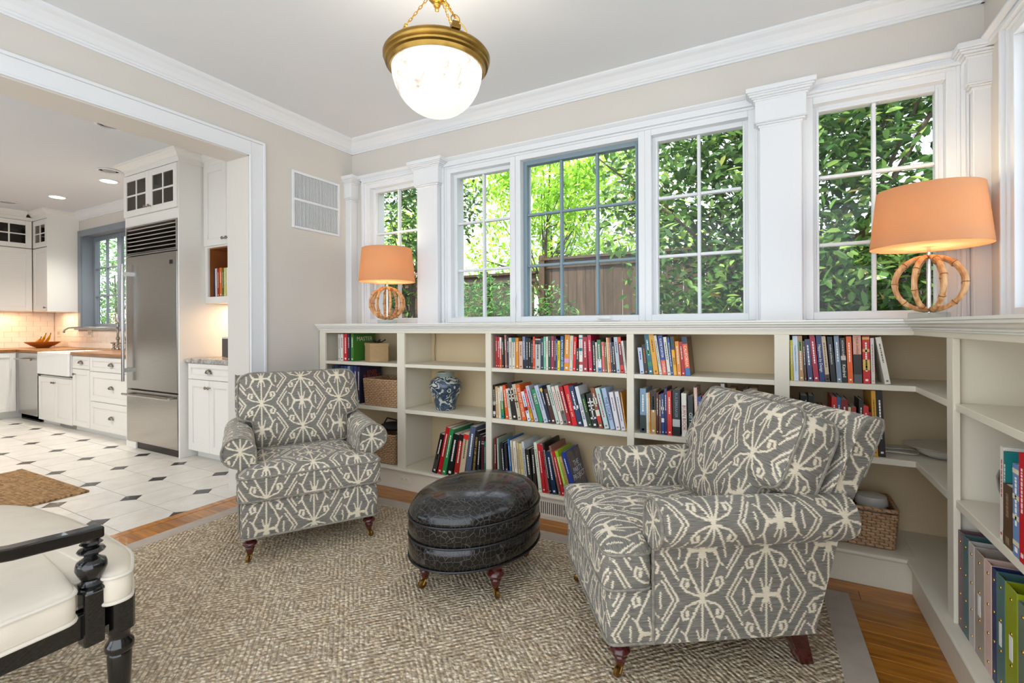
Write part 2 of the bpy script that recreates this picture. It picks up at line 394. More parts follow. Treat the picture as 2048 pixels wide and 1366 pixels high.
# ------------------------------------------------------------------ air vent on the left wall
t = thing('air_vent', 'white return-air grille high on the left wall', 'vent', (XL, 2.68, 1.96))
y0, y1, z0, z1 = 2.448-2.68, 2.912-2.68, 0, .450
obj('grille_frame', B().frame_x(y0, y1, z0, z1, .020, 0, .012), TRIM, t, bevel=.003)
obj('center_bar', B().box(0, .011, y0+.02, y1-.02, .218, .236), TRIM, t)
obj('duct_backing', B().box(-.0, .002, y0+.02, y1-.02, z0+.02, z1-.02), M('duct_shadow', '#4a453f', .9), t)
b = B(); n = 34
for k in range(n):
    yy = y0+.026+(y1-y0-.052)*k/(n-1)
    b.box(.002, .009, yy-.0024, yy+.0024, z0+.022, .217); b.box(.002, .009, yy-.0024, yy+.0024, .237, z1-.022)
obj('louver_slats', b, TRIM, t, stuff=True)

# ------------------------------------------------------------------ built-in bookcase
YFACE, XFACE = 2.704, .556
bc = thing('built_in_bookcase', 'cream built-in low bookcase running under the windows and round the corner', 'bookcase', (XL, YB, 0))
def part(name, b, mat=CASE, bevel=.0015, **k):
    b.v = [(x-XL, y-YB, z) for x, y, z in b.v]; return obj(name, b, mat, bc, bevel=bevel, seg=1, **k)
ST = [(-3.255, -3.190), (-2.427, -2.356), (-1.663, -1.620), (-.724, -.684), (.011, .076)]
BACKP = M('beige_back_panel', '#d8c29c', .6, var=.03, vscale=3, bump=.04, bscale=300)
part('back_panel', B().box(XL+.002, XR-.02, YB-.012, YB-.001, .02, 1.19), BACKP)
part('side_back_panel', B().box(XR-.014, XR-.002, .30, YB-.014, .02, 1.19), BACKP)
part('bottom_panel', B().box(XL+.002, XFACE, YFACE-.006, YB-.013, .135, .1545))
part('bottom_panel', B().box(XFACE, XR-.016, .30, YB-.013, .135, .1545))
for a, c in ST: part('stile', B().box(a, c, YFACE-.006, YFACE+.014, .155, 1.14))
for k, (a, c) in enumerate(ST):
    m_ = (a+c)/2 if k else a+.02; part('divider', B().box(m_-.010, m_+.010, YFACE+.014, YB-.013, .155, 1.19))
part('stile', B().box(XFACE-.006, XFACE+.014, 2.182, 2.248, .155, 1.14)); part('divider', B().box(XFACE+.014, XR-.016, 2.205, 2.225, .155, 1.19))
part('stile', B().box(XFACE-.006, XFACE+.014, .95, 1.01, .155, 1.14)); part('divider', B().box(XFACE+.014, XR-.016, .97, .99, .155, 1.19))
part('end_panel', B().box(XFACE-.006, XR-.003, .30, .34, .0, 1.19))
part('face_rail', B().box(-3.255, XFACE+.014, YFACE-.006, YFACE+.014, 1.14, 1.19)); part('face_rail', B().box(XFACE-.006, XFACE+.014, .34, YFACE-.006, 1.14, 1.19))
edges = [ST[0][1], ST[1][0], ST[1][1], ST[2][0], ST[2][1], ST[3][0], ST[3][1], ST[4][0]]
SH1, SH2, LEDGE = .915, .583, .155
for zt, th in ((SH1, .025), (SH2, .028)):
    for a, c in zip(edges[::2], edges[1::2]): part('shelf', B().box(a-.015, c+.015, YFACE+.0005, YB-.013, zt-th, zt))
    b = B().prism([(ST[4][1]-.015, YB-.013), (XR-.016, YB-.013), (XR-.016, 2.226), (XFACE+.0005, 2.226), (XFACE+.0005, YFACE+.0005), (ST[4][1]-.015, YFACE+.0005)], zt-th, zt, 'z')
    part('corner_shelf', b)
    part('shelf', B().box(XFACE+.0005, XR-.016, .991, 2.204, zt-th, zt)); part('shelf', B().box(XFACE+.0005, XR-.016, .341, .969, zt-th, zt))
# ledge nosing, plinth, top moulding
nose = [(YFACE+.01,.1555),(2.672,.1555),(2.666,.152),(2.664,.146),(2.666,.139),(2.672,.134),(2.680,.131),(2.680,.126),(YFACE+.01,.126)]
part('ledge', B().prism(nose, XL+.002, XFACE+.01, 'x'), smooth=True, bevel=0)
nx = [(XFACE+.01,.1557),(XFACE-.032,.1557),(XFACE-.038,.152),(XFACE-.040,.146),(XFACE-.038,.139),(XFACE-.032,.134),(XFACE-.024,.131),(XFACE-.024,.126),(XFACE+.01,.126)]
part('ledge', B().prism(nx, .30, YFACE-.02, 'y'), smooth=True, bevel=0)
part('plinth', B().box(XL+.002, XFACE+.004, 2.686, 2.70, 0, .127)); part('plinth', B().box(XFACE-.018, XFACE+.004, .30, 2.686, 0, .127))
topp = [(0,1.212),(-.050,1.212),(-.050,1.203),(-.044,1.200),(-.044,1.192),(-.030,1.188),(-.028,1.180),(-.018,1.174),(-.018,1.168),(-.012,1.166),(-.012,1.161),(-.004,1.160),(0,1.160)]
TOPM = M('bookcase_top_paint', '#e6e3da', .4)
part('top', B().prism([(YFACE+p, z) for p, z in topp]+[(YB-.001,1.191),(YB-.001,1.212)], XL+.002, XR-.003, 'x'), TOPM, bevel=0)
part('top', B().prism([(XFACE+p, z) for p, z in topp]+[(XR-.003,1.191),(XR-.003,1.2121)], .29, YFACE-.02, 'y'), TOPM, bevel=0)
# toe-kick register in the plinth
t = thing('floor_register', 'cream toe-kick register in the plinth below the leaning cookbooks', 'vent', (-1.15, 2.686, .02))
PLAST = M('cream_register', '#ddd6c7', .5)
obj('register_frame', B().frame(-.21, .21, 0, .105, .016, -.008, -.0005), PLAST, t, bevel=.002)
obj('register_backing', B().box(-.2, .2, -.002, -.0005, .01, .095), DARKGAP, t)
b = B()
for k in range(29): b.box(-.192+k*.0137-.0036, -.192+k*.0137+.0036, -.0065, -.002, .0155, .0895)
obj('register_slats', b, PLAST, t, stuff=True)
# outlet in the plinth
t = thing('wall_outlet', 'ivory duplex outlet in the plinth right of the left armchair', 'outlet', (-2.345, 2.686, .047))
obj('cover_plate', B().box(-.060, .060, -.006, -.0005, 0, .073), M('ivory_plastic', '#e4d9c6', .4), t, bevel=.003)
for s in (-1, 1):
    f_ = obj('socket', B().lathe([(.017, 0), (.017, .003), (.014, .004), (.001, .004)], 16, (0,0), 1, .85), M('ivory_plastic', '#e4d9c6', .4), t, loc=(s*.021, -.006, .037), rot=(PI/2, 0, 0))
    obj('slot', B().box(-.006, -.004, -.004, .004, .0041, .0044).box(.004, .006, -.004, .004, .0041, .0044), DARKGAP, f_)
# ================================================================== FURNITURE
# ------------------------------------------------------------------ ikat cloth
IKAT, g = newmat('grey_cream_ikat')
uv = g.n('ShaderNodeUVMap').outputs[0]
str1 = g.noise(g.vm('MULTIPLY', uv, (18, 420, 1)), 1.0, 2); str2 = g.noise(g.vm('MULTIPLY', uv, (60, 160, 1)), 1.0, 2)
off = g.n('ShaderNodeCombineXYZ'); g.l(g.m('MULTIPLY', g.m('SUBTRACT', str1, .5), .022), off.inputs[0]); g.l(g.m('MULTIPLY', g.m('SUBTRACT', str2, .5), .014), off.inputs[1])
w = g.vm('ADD', uv, off.outputs[0]); sp = g.n('ShaderNodeSeparateXYZ'); g.l(w, sp.inputs[0])
cu = g.m('DIVIDE', sp.outputs[0], .223); kk = g.m('FLOOR', g.m('ADD', cu, .5)); a_ = g.m('ABSOLUTE', g.m('SUBTRACT', cu, kk))
vv = g.m('ADD', g.m('DIVIDE', sp.outputs[1], .32), g.m('MULTIPLY', g.m('FLOORED_MODULO', kk, 2.0), .5))
fb = g.m('MULTIPLY', g.m('ABSOLUTE', g.m('SUBTRACT', vv, g.m('FLOOR', g.m('ADD', vv, .5)))), 2.0*.717)
pc = g.n('ShaderNodeCombineXYZ'); g.l(a_, pc.inputs[0]); g.l(fb, pc.inputs[1]); p_ = pc.outputs[0]
SEG = [((0,.16),(0,1.0),.017),((0,0),(0,.11),.060),((.04,.08),(.085,.34),.014),((0,.0),(.15,.02),.024),((.185,0),(.215,.09),.034),
       ((.21,.05),(.265,.25),.020),((.265,.25),(.17,.55),.019),((.17,.55),(.015,.97),.021),((0,.93),(0,1.0),.048),((.26,.25),(.33,.34),.013),
       ((.05,.95),(.24,.85),.019),((.24,.85),(.325,.71),.019),((.325,.71),(.295,.58),.024),((.295,.58),(.215,.60),.019),((.23,.67),(.235,.73),.034),
       ((.37,1.0),(.5,.70),.017),((.445,1.0),(.5,.88),.017),((.5,.30),(.37,.60),.017),((.5,.12),(.385,.40),.016),((.35,.0),(.36,.16),.016)]
best = None
for (x0, y0), (x1, y1), wd in SEG:
    A = (x0, y0*.717, 0); BA = (x1-x0, (y1-y0)*.717, 0); L2 = BA[0]**2+BA[1]**2
    pa = g.vm('SUBTRACT', p_, A); h = g.m('DIVIDE', g.vm('DOT_PRODUCT', pa, BA), L2, clamp=True)
    d = g.m('SUBTRACT', g.vm('LENGTH', g.vm('SUBTRACT', pa, g.vm('SCALE', BA, scale=h))), wd*.80)
    best = d if best is None else g.m('MINIMUM', best, d)
mask = g.mapr(best, -.004, .008, 1, 0)
base = g.mix(g.mapr(str1, .3, .7), lin('#5a5751'), lin('#908a7f'))
cream = g.mix(g.mapr(str1, .3, .7), lin('#d2c4a8'), lin('#ece1cb'))
g.l(g.mix(mask, base, cream), g.p.inputs['Base Color']); g.p.inputs['Roughness'].default_value = .9; g.p.inputs['Sheen Weight'].default_value = .15
g.bump(g.m('ADD', str1, str2), .12, .002)
WELT = M('grey_cord_welt', '#8f897d', .9, var=.35, vscale=60)

def put_uv(me, fn):
    l_ = me.uv_layers.new(name='UVMap'); vs = me.vertices
    for p in me.polygons:
        n = p.normal; c = p.center
        for li in p.loop_indices: l_.data[li].uv = fn(vs[me.loops[li].vertex_index].co, n, c)
def box_uv(co, n, c):
    ax, ay, az = abs(n.x), abs(n.y)*1.02, abs(n.z)
    if az >= ax and az >= ay: return (co.x, .44 + co.y + .385)
    if ay >= ax: return (co.x, co.z)
    return (co.y, co.z)
def round_poly(pts, r, n=5):
    out = []; m = len(pts)
    rr = r if isinstance(r, list) else [r]*m
    for i in range(m):
        p = Vector(pts[i]); a = Vector(pts[i-1]); b_ = Vector(pts[(i+1) % m]); r_ = rr[i]
        d1 = (a-p).normalized(); d2 = (b_-p).normalized(); r_ = min(r_, (a-p).length*.45, (b_-p).length*.45)
        for k in range(n+1):
            t = k/n; out.append(tuple(((p+d1*r_)*(1-t)**2 + p*2*t*(1-t) + (p+d2*r_)*t**2)))
    return out
def dens(poly, step=.03):
    out = []; m = len(poly)
    for i in range(m):
        a, c = Vector(poly[i]), Vector(poly[(i+1) % m]); k = max(1, int((c-a).length/step))
        for q in range(k): out.append(tuple(a+(c-a)*q/k))
    return out
def pillow(poly, c, prof):
    """stack scaled copies of an outline: prof = [(scale, height)]"""
    b = B(); n = len(poly); vs = []; fs = []
    for s_, h in prof: vs += [(c[0]+(x-c[0])*s_, c[1]+(y-c[1])*s_, h) for x, y in poly]
    for i in range(len(prof)-1):
        for k in range(n): fs.append((i*n+k, i*n+(k+1) % n, (i+1)*n+(k+1) % n, (i+1)*n+k))
    fs.append(tuple(range(n-1, -1, -1))); fs.append(tuple(range((len(prof)-1)*n, len(prof)*n)))
    return b.add(vs, fs)
def cloth(name, b, parent, fn=box_uv, mat=IKAT, mtx=None, smooth=True):
    me = mesh_of(b, mat, smooth, name); put_uv(me, fn)
    if smooth: me.set_sharp_from_angle(angle=R(60))
    if mtx is not None: me.transform(mtx)
    return link(name, me, parent)

def turned_leg(parent, x, y, h, s=1.0, caster_dir=(-1,-.4), r0=.034):
    b = B(); pr = [(.001,h),(r0*s,h),(r0*s,h*.93),(r0*.80*s,h*.87),(r0*.60*s,h*.81),(r0*.92*s,h*.75),(r0*1.0*s,h*.68),(r0*.84*s,h*.61),(r0*.56*s,h*.56),(r0*.66*s,h*.52),(r0*.58*s,h*.46),(r0*.48*s,h*.36),(.001,h*.36)]
    b.lathe(pr, 18, (x, y)); l_ = obj('leg', b, MAHOG, parent, smooth=True)
    dx, dy = caster_dir; dl = math.hypot(dx, dy); dx, dy = dx/dl, dy/dl
    b = B().lathe([(.001,h*.43),(.0175*s,h*.425),(.0172*s,h*.38),(.013*s,h*.29),(.010*s,h*.25),(.001,h*.25)], 14, (x, y))
    wx, wy = x+dx*.014, y+dy*.014; rw = h*.125
    b.tube([(x-dy*.010, y+dx*.010, h*.27), (wx-dy*.012, wy+dx*.012, rw)], .004, 6); b.tube([(x+dy*.010, y-dx*.010, h*.27), (wx+dy*.012, wy-dx*.012, rw)], .004, 6)
    CAST = M('dark_brass', '#8a6a38', .35, 1.0, var=.3, vscale=30)
    c_ = obj('caster', b, CAST, l_, smooth=True)
    bw = B(); bw.tube([(wx-dy*.008, wy+dx*.008, rw), (wx-dy*.006, wy+dx*.006, rw), (wx+dy*.006, wy-dx*.006, rw), (wx+dy*.008, wy-dx*.008, rw)], [rw*.75, rw, rw, rw*.75], 14)
    obj('caster_wheel', bw, CAST, l_, smooth=True)

def make_armchair():
    t = thing('armchair', 'x', 'armchair')
    h0 = .125
    # upholstered base
    b = B(); pl = round_poly([(-.335,-.375),(.335,-.375),(.335,.338),(-.335,.338)], .03, 4)
    b = pillow(dens(pl, .06), (0,0), [(.985,h0),(1.0,h0+.008),(1.005,h0+.07),(1.008,h0+.11),(1.0,.285),(.98,.300)])
    cloth('seat_base', b, t)
    obj('base_welt', B().tube([(x*1.004, y*1.004, h0+.004) for x, y in dens(pl, .05)], .0055, 6, closed=True), WELT, t, smooth=True)
    # T-shaped seat cushion
    hw, hs = .350, .272
    out = [(-hw,-.392),(hw,-.392),(hw,-.235),(hs,-.225),(hs,.22),(-hs,.22),(-hs,-.225),(-hw,-.235)]
    pl = dens(round_poly(out, [.045,.045,.045,.012,.03,.03,.012,.045], 5), .03); z0, z1 = .303, .435
    b = pillow(pl, (0,-.245), [(.93,z0),(.985,z0+.006),(1.0,z0+.022),(1.012,z0+.06),(1.008,z1-.045),(1.0,z1-.014),(.985,z1-.002),(.93,z1+.008),(.80,z1+.022),(.55,z1+.034),(.25,z1+.040)])
    cu_ = cloth('seat_cushion', b, t)
    for z in (z0+.012, z1-.006): obj('welt', B().tube([(x*1.003, (y+.245)*1.003-.245, z) for x, y in pl], .0052, 6, closed=True), WELT, cu_, smooth=True)
    # rolled arms
    for s in (-1, 1):
        cx, cz, r = .343, .527, .080; prof = [(.262,.29),(.262,.49)]
        for k in range(17):
            an = PI*1.06 - (PI*1.06+R(72))*k/16; prof.append((cx+r*math.cos(an), cz+r*math.sin(an)*(.98)))
        prof += [(.344,.440),(.343,.30),(.343,h0+.004),(.262,h0+.004)]
        poly = [(x*s, z) for x, z in prof]
        arc = [0]
        for i in range(1, len(poly)): arc.append(arc[-1]+(Vector(poly[i])-Vector(poly[i-1])).length)
        look = {(round(x, 4), round(z, 4)): q for (x, z), q in zip(poly, arc)}
        def fn(co, n, c, look=look, s=s):
            if abs(n.y) > .7: return (co.x*1.0+.11*s, co.z-.05)
            return (co.y+.06, look.get((round(co.x, 4), round(co.z, 4)), 0)*(-1)+.62)
        b = B()
        vs = [(x, -.225+(.563+max(0, min(z, .5)-.13)*.27)*k/6, z) for k in range(7) for x, z in poly]; n = len(poly); fs = []
        for i in range(6):
            for k in range(n): fs.append((i*n+k, i*n+(k+1) % n, (i+1)*n+(k+1) % n, (i+1)*n+k))
        fs += [tuple(range(n)), tuple(range(6*n, 7*n))]
        b.add(vs, fs); ar = cloth('arm', b, t, fn)
        fr = [(x, -.228, z) for x, z in poly[:-1]]
        obj('arm_welt', B().tube(fr, .005, 6), WELT, ar, smooth=True)
    # raked back frame
    bp = [(.29,.13),(.345,.125),(.386,.30),(.434,.46),(.50,.66),(.560,.795),(.575,.828),(.570,.852),(.545,.862),(.510,.852),(.470,.80),(.40,.66),(.31,.46),(.27,.40)]
    b = B(); W_ = lambda z: .335 + (.03 if z > .60 else 0)
    b.v = [(-W_(z), y, z) for y, z in bp] + [(W_(z), y, z) for y, z in bp]; n = len(bp)
    b.f = [(i, (i+1) % n, n+(i+1) % n, n+i) for i in range(n)] + [tuple(range(n-1,-1,-1)), tuple(range(n, 2*n))]
    bf = cloth('back_frame', b, t, lambda co, n, c: (co.y*1.0+.02, co.z) if abs(n.x) > .6 else (co.x, co.z*1.1))
    m_ = bf.modifiers.new('bevel', 'BEVEL'); m_.width = .008; m_.segments = 3; m_.limit_method = 'ANGLE'; m_.angle_limit = R(50)
    for s in (-1, 1): obj('back_welt', B().tube([(s*(W_(z)-.004), y, z) for y, z in bp[4:11]], .005, 6), WELT, bf, smooth=True)
    # loose T-shaped back cushion
    hw, hs = .352, .268
    out = [(-hs,.0),(hs,.0),(hs,.165),(hw,.19),(hw*.985,.475),(-hw*.985,.475),(-hw,.19),(-hs,.165)]
    pl = dens(round_poly(out, [.04,.04,.02,.05,.085,.085,.05,.02], 6), .03); th = .165
    b = pillow(pl, (0,.25), [(.40,-.022),(.70,-.014),(.90,.0),(.975,.012),(1.0,.030),(1.012,.08),(1.0,th-.030),(.978,th-.010),(.92,th+.008),(.75,th+.030),(.45,th+.045),(.15,th+.050)])
    rk = R(25)
    # local x -> x, local y -> up the slope, local z -> towards the sitter
    mx = Matrix(((1,0,0,0),(0,math.sin(rk),-math.cos(rk),.262),(0,math.cos(rk),math.sin(rk),.395),(0,0,0,1)))
    bcush = cloth('back_cushion', b, t, lambda co, n, c: (co.x, co.y+.06) if abs(n.z) > .45 else ((co.x, co.z+.3) if abs(n.y) > abs(n.x) else (co.z+.1, co.y+.05)), mtx=mx)
    for z in (.022, th-.014): obj('welt', B().tube([tuple(mx @ Vector((x, y, z))) for x, y in pl], .0052, 6, closed=True), WELT, bcush, smooth=True)
    # feet
    for s in (-1, 1):
        turned_leg(t, s*.295, -.325, h0+.004, 1.0, (s*.5, -.8))
        b = B(); x0 = s*.285
        vs = [(x0-.030,.265,h0+.004),(x0+.030,.265,h0+.004),(x0+.030,.325,h0+.004),(x0-.030,.325,h0+.004),(x0-.024,.312,0),(x0+.024,.312,0),(x0+.024,.360,0),(x0-.024,.360,0)]
        b.add(vs, [(0,1,2,3),(7,6,5,4),(0,4,5,1),(1,5,6,2),(2,6,7,3),(3,7,4,0)]); obj('leg', b, MAHOG, t, bevel=.003)
    return t
ac = make_armchair(); ac.location = (-2.436, 1.914, .0122); ac.rotation_euler = (0,0,R(58))
tag(ac, 'grey and cream ikat armchair at left, facing the ottoman in front of the kitchen opening', 'armchair', 'ikat armchairs')
a2 = copy_tree(ac); a2.location = (-.345, 2.016, .0122); a2.rotation_euler = (0,0,R(-56.5))
tag(a2, 'grey and cream ikat armchair at right, seen from its side before the corner shelves', 'armchair', 'ikat armchairs')

# ------------------------------------------------------------------ crocodile leather ottoman
CROC, g = newmat('black_crocodile_leather')
tc = g.n('ShaderNodeTexCoord').outputs['Object']
vo = g.n('ShaderNodeTexVoronoi', feature='DISTANCE_TO_EDGE'); vo.inputs['Scale'].default_value = 44; vo.inputs['Randomness'].default_value = .65
sc_ = g.vm('ADD', g.vm('MULTIPLY', tc, (1, 1, .9)), g.vm('SCALE', g.n('ShaderNodeTexNoise').outputs['Color'], scale=.0))
g.l(sc_, vo.inputs['Vector']); ed = g.mapr(vo.outputs['Distance'], .0, .07)
g.l(g.mix(g.mapr(vo.outputs['Distance'], .01, .045), lin('#423d3b'), lin('#0b090a')), g.p.inputs['Base Color'])
g.p.inputs['Roughness'].default_value = .2; g.p.inputs['Coat Weight'].default_value = .35; g.p.inputs['Coat Roughness'].default_value = .10; g.p.inputs['Specular IOR Level'].default_value = .45
g.bump(ed, .30, .0022)
ot = thing('ottoman', 'oval black crocodile-leather ottoman on brass casters between the armchairs', 'ottoman', (-1.249, 1.941, .0122), R(74.8))
def oval(prof, n=64): return B().lathe(prof, n, (0,0), .343, .263)
z1, z2, z3 = .152, .246, .330
obj('lower_band', oval([(.93,z1-.012),(.985,z1-.004),(1.0,z1+.008),(1.012,(z1+z2)/2),(1.0,z2-.006),(.985,z2)]), CROC, ot, smooth=True)
obj('upper_band', oval([(.985,z2),(1.0,z2+.006),(1.010,(z2+z3)/2),(1.0,z3-.004),(.985,z3)]), CROC, ot, smooth=True)
obj('cushion_top', oval([(.985,z3),(.998,z3+.008),(.992,z3+.022),(.96,z3+.045),(.88,z3+.070),(.74,z3+.092),(.52,z3+.106),(.26,z3+.113),(.0005,z3+.115)]), CROC, ot, smooth=True)
for z in (z1-.002, z2, z3+.002): obj('piping', B().tube([(.343*1.004*math.cos(2*PI*k/64), .263*1.004*math.sin(2*PI*k/64), z) for k in range(64)], .0048, 6, closed=True), M('black_piping', '#141213', .3), ot, smooth=True)
ca, sa = math.cos(-R(74.8)), math.sin(-R(74.8))
for wx, wy in ((-1.380,1.712),(-1.060,1.795),(-1.118,2.170),(-1.438,2.087)):
    dx, dy = wx+1.249, wy-1.941; turned_leg(ot, dx*ca-dy*sa, dx*sa+dy*ca, .150, 1.05, (dx*ca-dy*sa, dx*sa+dy*ca), r0=.036)

# ------------------------------------------------------------------ sisal rug
SIS, g = newmat('sisal_weave')
tc = g.n('ShaderNodeTexCoord').outputs['Object']; sp = g.n('ShaderNodeSeparateXYZ'); g.l(g.vm('ADD', tc, (.13, .07, 0)), sp.inputs[0])
def fold(s_, per): q = g.m('DIVIDE', s_, per); return g.m('MULTIPLY', g.m('ABSOLUTE', g.m('SUBTRACT', q, g.m('FLOOR', g.m('ADD', q, .5)))), per)
wob = g.m('MULTIPLY', g.noise(tc, 40, 2), .010)
dd = g.m('ADD', g.m('ADD', fold(sp.outputs[0], .42), fold(sp.outputs[1], .42)), wob)
st = g.m('SINE', g.m('MULTIPLY', dd, 2*PI/.0263))
kn = g.n('ShaderNodeTexVoronoi'); kn.inputs['Scale'].default_value = 75; g.l(g.vm('MULTIPLY', tc, (1.0, 1.0, 0)), kn.inputs['Vector'])
kd = kn.outputs['Distance']; big = g.noise(tc, 5, 4); fine = g.noise(tc, 160, 3)
hgt = g.m('ADD', g.m('MULTIPLY', st, .30), g.m('ADD', g.m('MULTIPLY', kd, -1.1), g.m('MULTIPLY', fine, .5)))
tone = g.m('ADD', g.m('MULTIPLY', kn.outputs['Color'], .55), g.m('ADD', g.m('MULTIPLY', big, .25), g.m('MULTIPLY', fine, .35)))
c1 = g.mix(g.mapr(tone, .30, .85), lin('#d3ba94'), lin('#f8ead0'))
k2 = g.n('ShaderNodeTexVoronoi'); k2.inputs['Scale'].default_value = 60; g.l(g.vm('MULTIPLY', g.vm('ADD', tc, (.37, .11, 0)), (1.0, 1.5, 0)), k2.inputs['Vector'])
fleck = g.mapr(k2.outputs['Distance'], .36, .62)
c1 = g.mix(g.m('MULTIPLY', fleck, .55), c1, lin('#6a5540'))
c2 = g.mix(g.m('MULTIPLY', g.mapr(st, -1.0, -.35, 1, 0), .52), c1, lin('#6f5a42'))
g.l(c2, g.p.inputs['Base Color']); g.p.inputs['Roughness'].default_value = .95; g.bump(hgt, .9, .007)
rg = thing('area_rug', 'large woven sisal rug with grey cotton border under the armchairs', 'rug', (-3.118, 2.452, 0), R(1.6))
obj('woven_field', B().box(.095, 3.315, -3.50, -.095, .0005, .010), SIS, rg)
GB = M('grey_cotton_border', '#b9ada0', .95, var=.08, vscale=20, bump=.2, bscale=500)
b = B().box(0, .10, -3.60, 0, .0005, .0115); b.box(3.31, 3.41, -3.60, 0, .0005, .0115); b.box(.10, 3.31, -.10, 0, .0005, .0115); b.box(.10, 3.31, -3.60, -3.50, .0005, .0115)
obj('border', b, GB, rg, bevel=.002)

# ------------------------------------------------------------------ black turned chair with ivory cushion
IV = M('ivory_linen', '#e3d7c5', .9, var=.05, vscale=12, bump=.12, bscale=600); IVW = M('ivory_welt', '#ded5c6', .9)
ch = thing('turned_wood_chair', 'black lacquered turned-wood armchair with ivory boxed cushion at lower left', 'chair', (-2.16, .40, .0122))
pw = .49                                             # post half-spacing
out = [(-.53,.300),(-.40,.348),(-.12,.372),(.12,.372),(.40,.350),(.535,.290),(.530,.235),(.47,.225),(.468,.175),(.545,.165),(.56,-.24),(-.56,-.24),(-.545,.165),(-.468,.175),(-.47,.225),(-.53,.235)]
pl = dens(round_poly(out, [.07,.05,.05,.05,.05,.07,.03,.01,.01,.03,.06,.06,.03,.01,.01,.03], 5), .03); z0, z1 = .395, .478
b = pillow(pl, (0,.20), [(.97,z0),(.992,z0+.006),(1.0,z0+.018),(1.006,(z0+z1)/2),(1.0,z1-.012),(.99,z1-.001),(.95,z1+.008),(.82,z1+.020),(.5,z1+.030),(.2,z1+.034)])
cu_ = obj('seat_cushion', b, IV, ch, smooth=True)
for z in (z0+.008, z1-.004): obj('welt', B().tube([(x*1.002, (y-.2)*1.002+.2, z) for x, y in pl], .0055, 8, closed=True), IVW, cu_, smooth=True)
fr = [(-.46,.30),(-.10,.335),(.10,.335),(.46,.30),(.50,.22),(.50,-.25),(-.50,-.25),(-.50,.22)]
obj('seat_rail', B().prism(round_poly(fr, .04, 4), .325, .394, 'z'), BLACK, ch, bevel=.004)
def post(name, x, y, zb, zt, prof):
    b = B().lathe([(.001,zt)]+[(r, zb+(zt-zb)*q) for q, r in prof]+[(.001,zb)], 20, (x, y)); return obj(name, b, BLACK, ch, smooth=True)
for s in (-1, 1):
    x = s*pw
    obj('post_block', B().box(x-.024, x+.024, .190, .238, .300, .452), BLACK, ch, bevel=.007)
    post('arm_post', x, .214, .450, .600, [(.99,.020),(.90,.020),(.86,.026),(.84,.020),(.80,.016),(.77,.028),(.73,.032),(.70,.030),(.66,.018),(.62,.015),(.58,.022),(.54,.032),(.48,.035),(.40,.036),(.30,.030),(.20,.022),(.16,.024),(.12,.030),(.08,.026),(.05,.033),(.01,.034)])
    arm = B(); pts = [(x,.238,.606),(x,.16,.610),(x+s*.012,.05,.622),(x+s*.015,-.08,.645),(x+s*.005,-.22,.685),(x-s*.02,-.30,.70)]
    n = len(pts); vs = []
    for (px, py, pz) in pts: vs += [(px-.021,py,pz-.016),(px+.021,py,pz-.016),(px+.021,py,pz+.016),(px-.021,py,pz+.016)]
    fs = [(4*i+k, 4*i+(k+1) % 4, 4*i+4+(k+1) % 4, 4*i+4+k) for i in range(n-1) for k in range(4)] + [(3,2,1,0),(4*n-4,4*n-3,4*n-2,4*n-1)]
    arm.add(vs, fs); obj('arm_rail', arm, BLACK, ch, bevel=.006, seg=3)
    lx, ly = s*.475, .285
    obj('leg_block', B().prism(round_poly([(lx-.032,ly-.02),(lx-.02,ly-.032),(lx+.02,ly-.032),(lx+.032,ly-.02),(lx+.032,ly+.02),(lx+.02,ly+.032),(lx-.02,ly+.032),(lx-.032,ly+.02)], .003, 1), .300, .400, 'z'), BLACK, ch)
    post('leg', lx, ly, 0, .302, [(.99,.032),(.95,.026),(.90,.025),(.86,.034),(.82,.036),(.79,.034),(.77,.028),(.75,.030),(.50,.027),(.25,.022),(.12,.018),(.08,.024),(.04,.024),(.01,.016)])
    bl = B().tube([(s*.47,-.27,0),(s*.475,-.25,.30),(s*.48,-.27,.50),(s*.475,-.34,.80),(s*.47,-.40,1.0)], [.018,.024,.024,.020,.017], 10); obj('back_post', bl, BLACK, ch, smooth=True)
obj('top_rail', B().box(-.47, .47, -.415, -.385, .93, 1.0), BLACK, ch, bevel=.008); obj('cross_rail', B().box(-.47, .47, -.345, -.32, .66, .70), BLACK, ch, bevel=.006)
for k in range(7): obj('spindle', B().tube([(-.36+.12*k,-.335,.69),(-.36+.12*k,-.37,.82),(-.36+.12*k,-.40,.94)], [.010,.016,.010], 8), BLACK, ch, smooth=True)
# ================================================================== LAMPS
def point(name, loc, energy, col, parent=None, radius=.03):
    d = bpy.data.lights.new(name, 'POINT'); d.energy = energy; d.color = col; d.shadow_soft_size = radius
    o = bpy.data.objects.new(name, d); C.objects.link(o); o.location = loc; o.parent = parent; return o
# ------------------------------------------------------------------ pendant
ALAB, g = newmat('lit_alabaster')
tc = g.n('ShaderNodeTexCoord').outputs['Object']; nz = g.noise(g.vm('MULTIPLY', tc, (1, 2.2, 1)), 5.5, 6, .65)
col = g.mix(g.mapr(nz, .54, .64), lin('#fff6ea'), lin('#b9a796'))
g.l(g.vm('SCALE', col, scale=.35), g.p.inputs['Base Color']); g.l(col, g.p.inputs['Emission Color']); g.p.inputs['Emission Strength'].default_value = .62; g.p.inputs['Roughness'].default_value = .35
PX, PY, PZ = -1.278, 1.685, 2.335
pd = thing('pendant_light', 'alabaster bowl pendant with brass rim hanging by three brass chains', 'pendant light', (PX, PY, ZT))
q = PZ-ZT
bowl = [(.196*math.cos(a), q-.022-.205*math.sin(a)) for a in [R(k) for k in range(0, 90, 7)]] + [(.0005, q-.228)]
obj('alabaster_bowl', B().lathe(bowl, 48), ALAB, pd, smooth=True)
